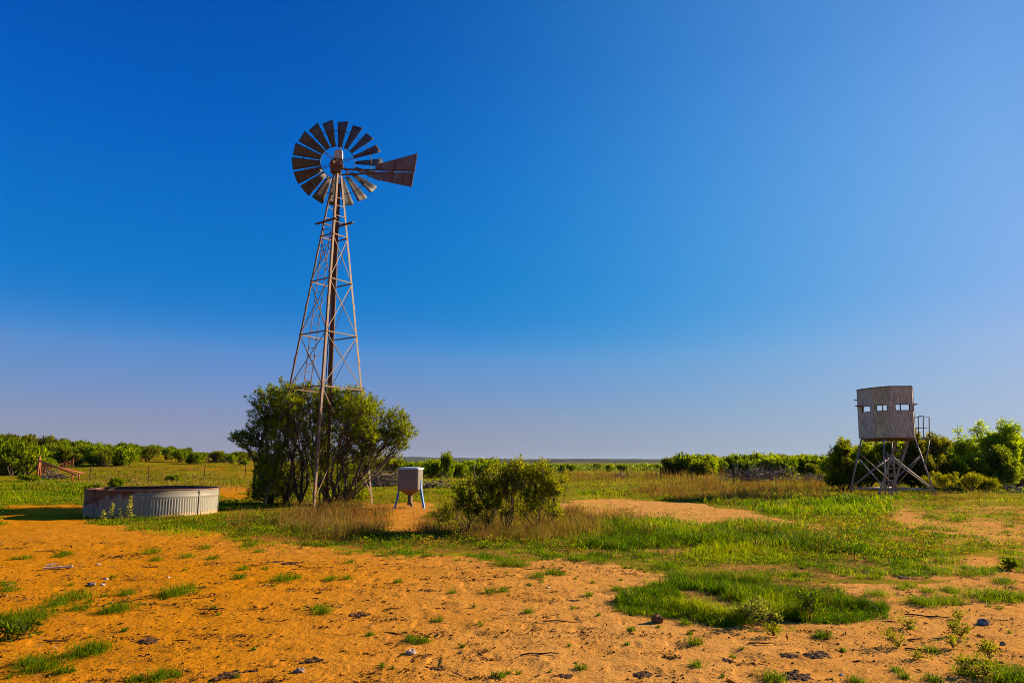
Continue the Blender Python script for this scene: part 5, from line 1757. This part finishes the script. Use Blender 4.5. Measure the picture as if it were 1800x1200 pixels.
def build_small_things():
    def clump(name, label, cat, px, py, wpx, mat, seed, flat=.4, group=None, n=6, spread=1.0):
        gx, gy = ground_hit(np.array([px]), np.array([py])); gx, gy = float(gx[0]), float(gy[0])
        m = math.hypot(gx, gy) / FPX
        rnd = random.Random(seed); mb = MB()
        R_ = wpx * m / 2
        if n > 1: mb.blob((0, 0, 0), (R_ * .5, R_ * .45, R_ * flat * .25), seed * 37, 18, 7, .7)
        for k in range(n):
            dx, dy = rnd.gauss(0, .45) * R_ * spread, rnd.gauss(0, .45) * R_ * spread
            r = R_ * rnd.choice([.05, .06, .08, .10, .13, .17, .22, .3]) * rnd.uniform(.8, 1.2) if n > 1 else R_
            zz = hz(gx + dx, gy + dy) - hz(gx, gy)
            mb.blob((dx, dy, zz + r * flat * .35), (r, r * rnd.uniform(.7, 1.1), r * flat * rnd.uniform(.7, 1.3)), seed * 31 + k, 9, 6, .35)
        o = mb.build(name, mat, None, False)
        o.location = (gx, gy, hz(gx, gy))
        return tag(o, label, cat, group)
    DG = 'dried dung pats on the bare dirt'
    for i, (px, py, w, lab) in enumerate([
        (487, 988, 22, 'upper dark dung pat near the far edge of the bare dirt, left of another'), (512, 991, 34, 'flat crumbled dung pat next to the upper dark one on bare dirt'),
        (545, 1163, 32, 'large black dung lump nearest the lower edge left of centre'), (632, 1082, 34, 'crumbly brown dung pat beside small twigs in mid dirt'),
        (262, 1128, 40, 'loose dark dung scatter between the tufts at lower left'), (405, 1188, 44, 'wide black dung pat at the lower edge below the loose scatter'),
        (1280, 1160, 22, 'round dark dung pat below the leafy patch'), (1130, 1185, 40, 'broken dark dung pat at the lower edge right of centre'),
        (1388, 1152, 30, 'low rounded brown dung pat beneath the pale-leaved weed'), (1440, 1152, 40, 'scattered dung crumbs right of the low rounded pat'),
        (1400, 1188, 46, 'broad crumbled dung pat near the lower edge right of centre'), (1010, 1058, 16, 'small black dung lump in the middle of the bare dirt'),
        (770, 1174, 26, 'splayed black dung and twigs at lower centre'), (995, 1188, 30, 'dark dung lump with a grass sprig at the lower edge'),
        (1530, 1004, 34, 'black soil scrape at the edge of the green band'), (1585, 1012, 26, 'second black soil scrape right of the first along the green band')]):
        clump('dung_pat', lab, 'dung', px, py, w, M_DUNG, 60 + i, .30, DG, 70, .95)
    clump('earth_clod', 'brown upright clod at the left edge of the leafy patch', 'clod', 1153, 1096, 19, M_CLOD, 91, 1.05, None, 1)
    for i, (px, py, w, mat, lab) in enumerate([
        (1732, 1095, 18, M_GREYSTONE, 'dark grey oblong stone alone on the pale dirt at right'), (718, 1150, 16, M_STONE, 'pale angular stone in the lower dirt left of centre'),
        (532, 1182, 15, M_GREYSTONE, 'grey pointed stone below the large black dung lump'), (160, 1029, 13, M_GREYSTONE, 'grey flat stone near the upper left dirt'),
        (185, 1019, 6, M_STONE, 'white pebble above the grey flat stone'), (173, 993, 6, M_STONE, 'white pebble close to the weathered board'),
        (298, 1017, 5, M_STONE, 'lone white pebble on dirt right of the weathered board'), (962, 1036, 7, M_STONE, 'white stone on bare dirt near the centre'),
        (1478, 1185, 7, M_STONE, 'white pebble at the lower edge right of the crumbled dung'), (1765, 1130, 9, M_GREYSTONE, 'small dark stone below the oblong grey stone'),
        (182, 1030, 7, M_STONE, 'cream pebble beside the grey flat stone'), (1195, 930, 9, M_STONE, 'pale stone on the pinkish strip of dirt behind the green band')]):
        clump('stone', lab, 'stone', px, py, w, mat, 120 + i, .55, None, 1)
    def plank(label, px, py, wpx, ang, th=.02, name='board', mat=M_BOARD):
        gx, gy = ground_hit(np.array([px]), np.array([py])); gx, gy = float(gx[0]), float(gy[0])
        L = wpx * math.hypot(gx, gy) / FPX
        mb = MB(); d = np.array([math.cos(ang), math.sin(ang), 0])
        mb.beam(-d * L / 2 + [0, 0, .02], d * L / 2 + [0, 0, .032], L * .16, th)
        o = mb.build(name, mat); o.location = (gx, gy, hz(gx, gy)); tag(o, label, 'board')
    plank('weathered pale board lying on the dirt below the stock tank', 101, 1001, 36, .35)
    plank('short pale wood chip just above the weathered board', 90, 995, 12, .6)
    def stick(label, px, py, wpx, ang, seed):
        gx, gy = ground_hit(np.array([px]), np.array([py])); gx, gy = float(gx[0]), float(gy[0])
        L = wpx * math.hypot(gx, gy) / FPX; rnd = random.Random(seed)
        mb = MB(); d = np.array([math.cos(ang), math.sin(ang), 0])
        pts = bent(-d * L / 2, d * L / 2, 5, .06, rnd)
        pts = [np.array([p[0], p[1], hz(gx + p[0], gy + p[1]) - hz(gx, gy) + .006 + .012 * rnd.random()]) for p in pts]
        mb.tube(pts, [.006, .007, .006, .006, .005, .003], 6)
        k = pts[2]; mb.tube([k, k + np.array([d[1], -d[0], .1]) * L * .2 + d * L * .15], [.004, .002], 5)
        o = mb.build('stick', M_TWIG); o.location = (gx, gy, hz(gx, gy)); tag(o, label, 'stick')
    stick('dark stick on dirt right of the long green tuft', 372, 1075, 42, .1, 1)
    stick('thin dark stick near the left edge below the tufts', 98, 1129, 36, -.05, 2)
    stick('long dark stick in the lower middle dirt', 950, 1152, 66, .02, 3)
    stick('forked dark stick in the centre of the bare dirt', 985, 1096, 60, .15, 4)
    stick('dark stick below the leafy patch', 1340, 1132, 44, -.05, 5)
    stick('crooked dark stick on the pale dirt at far right', 1632, 1083, 62, -.25, 6)
    stick('thick dark twig by the leafy weeds at lower right', 1618, 1143, 40, -.4, 7)
    stick('dark twig among grass tufts at upper middle dirt', 940, 1003, 40, .2, 8)
    # leafy weeds
    def weed(label, px, py, hpx, wpx, seed, cols, leaf=(.05, .022), clusters=26, per=10, name='leafy_weed', cat='weed', group=None, up=.6):
        gx, gy = ground_hit(np.array([px]), np.array([py])); gx, gy = float(gx[0]), float(gy[0])
        m = math.hypot(gx, gy) / FPX
        b = np.array([gx, gy, hz(gx, gy)])
        root = thing(name, b, label, cat, group)
        r = random.Random(seed)
        hh, rx = hpx * m * .55, wpx * m / 2
        lo = []
        for k in range(6):
            a = r.uniform(0, 6.28); d = r.uniform(.1, .75)
            lo.append(((math.cos(a) * d * rx, math.sin(a) * d * rx, hh * r.uniform(.3, .8)), (rx * .38, rx * .38, hh * .25), 1))
        grow(root, b, lo, [(0, 0, -.01), (.01, .01, -.01)], clusters, per, leaf, cols, seed, M_LEAF, M_TWIG, .004, .035, up, .0018, 1.6, ('stem', 'foliage'), 1.5, .008)
    WG = 'leafy weeds on the pale dirt at lower right'
    wc = ((.045, .065, .003), (.14, .14, .005))
    weed('leafy weed with a dark stick at its foot, in the lower right dirt', 1580, 1138, 34, 40, 301, wc, (.024, .011), 34, 9, group=WG)
    weed('compact dark green weed on the dirt below the oblong stone', 1688, 1118, 26, 30, 302, ((.035, .055, .003), (.11, .125, .005)), (.026, .012), 36, 9, group=WG)
    weed('biggest leafy weed, spreading at the lower right corner', 1712, 1186, 42, 60, 303, wc, (.024, .011), 60, 9, group=WG)
    weed('upright leafy weed just right of the biggest one', 1740, 1158, 36, 26, 304, wc, (.024, .011), 30, 9, group=WG)
    weed('small weed between the compact one and the biggest one', 1675, 1140, 20, 30, 305, wc, (.022, .010), 26, 8, group=WG)
    weed('low sprawling weed left of the biggest one', 1614, 1158, 14, 28, 306, wc, (.022, .010), 22, 8, group=WG)
    weed('small green weed at the right end of the leafy patch', 1597, 1103, 22, 26, 307, wc, (.022, .010), 24, 8, group=WG)
    weed('tiny yellow-green weed beside the stick at right', 1686, 1088, 14, 14, 308, wc, (.025, .012), 14, 8, group=WG)
    weed('bushy weed before the pinkish strip at the far right', 1775, 998, 22, 24, 309, ((.035, .055, .003), (.10, .12, .005)), (.06, .026), 30, 9, group=WG)
    weed('dark green rosette at the left edge below the grass tufts', 30, 1128, 34, 56, 310, ((.03, .05, .004), (.08, .11, .006)), (.075, .02), 34, 8)
    weed('pale-leaved weed with whitish foliage in the leafy patch', 1345, 1096, 66, 80, 311, ((.02, .035, .003), (.20, .21, .09)), (.028, .013), 120, 10)
    weed('dark green bushy weed at the right of the pale-leaved one', 1428, 1084, 66, 52, 312, ((.02, .04, .003), (.07, .10, .005)), (.03, .014), 80, 10)
    weed('yellow-green weed below the pale-leaved one', 1360, 1118, 24, 30, 313, wc, (.03, .014), 22, 8)
    # the weeds against the tank
    def stalk(label, px, Y, hgt, seed, cols, n=34, leaf=(.16, .045), name='broadleaf_weed', droop=True):
        b = gp(px, Y); root = thing(name, b, label, 'weed', 'weeds against the stock tank')
        rnd = random.Random(seed)
        top = np.array([rnd.uniform(-.04, .04), rnd.uniform(-.04, .04), hgt])
        pts = bent((0, 0, -.02), top, 5, .03, rnd)
        mb = MB().tube(pts, [.012, .011, .010, .008, .006, .003], 6); mb.build('stem', M_TWIG, root)
        t = np.linspace(.18, 1.0, n); a = np.arange(n) * 2.4
        P_ = np.stack([top[0] * t, top[1] * t, hgt * t], 1)
        D_ = np.stack([np.cos(a), np.sin(a), .55 - .9 * (1 - t) + .5 * t], 1)
        L = leaf[0] * (1.15 - .6 * t) * RNG.uniform(.7, 1.2, n)
        V, F = leaf_quads(P_, D_, L, np.full(n, leaf[1]) * (1.1 - .4 * t), .2)
        np_mesh('foliage', V, F, M_LEAF, leaf_colors(n, *cols), root)
    yl = ((.16, .16, .02), (.36, .33, .08))
    stalk('tall yellow-green broadleaf weed against the shaded tank wall', 227, 20.4, .62, 1, yl, 46)
    stalk('shorter broadleaf weed left of the tall one by the tank', 193, 20.3, .42, 2, ((.12, .14, .03), (.30, .28, .07)), 34, (.13, .035))
    stalk('low broad weed at the left foot of the tank', 182, 19.8, .26, 3, ((.14, .16, .03), (.34, .31, .08)), 26, (.13, .035))
    stalk('small weed between tank wall and the tall weed', 212, 20.5, .3, 4, ((.09, .12, .02), (.2, .2, .04)), 24, (.11, .03))
    def drystalk(label, px, Y, hgt, seed, cat='dry stalk', mat=M_DEADWOOD, arms=3, r0=.008):
        b = gp(px, Y); rnd = random.Random(seed); mb = MB()
        top = np.array([rnd.uniform(-.08, .08), 0, hgt]); pts = bent((0, 0, -.02), top, 5, .03, rnd)
        mb.tube(pts, [r0, r0 * .9, r0 * .8, r0 * .65, r0 * .5, r0 * .3], 5)
        for k in range(arms):
            p = pts[rnd.randint(2, 4)]
            mb.tube(bent(p, p + np.array([rnd.uniform(-.2, .2), rnd.uniform(-.1, .1), rnd.uniform(.08, .25)]) * hgt, 2, .1, rnd), [r0 * .5, r0 * .4, r0 * .2], 4)
        o = mb.build('dry_stalk', mat); o.location = [float(v) for v in b]
        tag(o, label, cat)
    drystalk('pale dry stalk at the left end of the rusty tank wall', 156, 20.8, .62, 1)
    drystalk('forked pale dry stalk before the rust stain on the tank', 177, 20.6, .66, 2, arms=4)
    drystalk('straight pale dry stalk left of the tall tank weed', 187, 20.6, .60, 3, arms=1)
    drystalk('brown dead stalk with seed heads where the tank wall turns to light', 269, 20.5, .55, 4, arms=5)
    drystalk('thin black dead stalk leaning out of the leafy patch', 1424, 7.35, .50, 5, mat=M_TWIG, arms=1, r0=.005)
    drystalk('pale broken stalk at the foot of the round bush', 880, 15.9, .3, 6, arms=2)

def build_haze():
    m, nt, out = new_mat('pale_air')
    v = nt.nodes.new('ShaderNodeVolumePrincipled')
    v.inputs['Color'].default_value = (.62, .74, 1.0, 1); v.inputs['Density'].default_value = .000026
    v.inputs['Anisotropy'].default_value = .2
    nt.links.new(v.outputs[0], out.inputs['Volume'])
    mb = MB()
    X0, X1, Y0, Y1, Z0, Z1 = -9500, 9500, -9500, 9500, -8, 40
    mb.add([(X0, Y0, Z0), (X1, Y0, Z0), (X1, Y1, Z0), (X0, Y1, Z0), (X0, Y0, Z1), (X1, Y0, Z1), (X1, Y1, Z1), (X0, Y1, Z1)],
           [(3, 2, 1, 0), (4, 5, 6, 7), (0, 1, 5, 4), (1, 2, 6, 5), (2, 3, 7, 6), (3, 0, 4, 7)])
    tag(mb.build('haze', m), kind='stuff')

# ------------------------------------------------------------------ build
build_world(); build_camera()
build_ground(); build_hills()
Y0, wb = build_windmill()
build_tank(); build_feeder(); build_blind(); build_fences()
build_junipers(Y0); build_center_bush(); build_right_bushes(); build_far_bushes(); build_brush_piles()
build_grass(); build_litter(); build_small_things()
HAZE = True
if HAZE: build_haze()
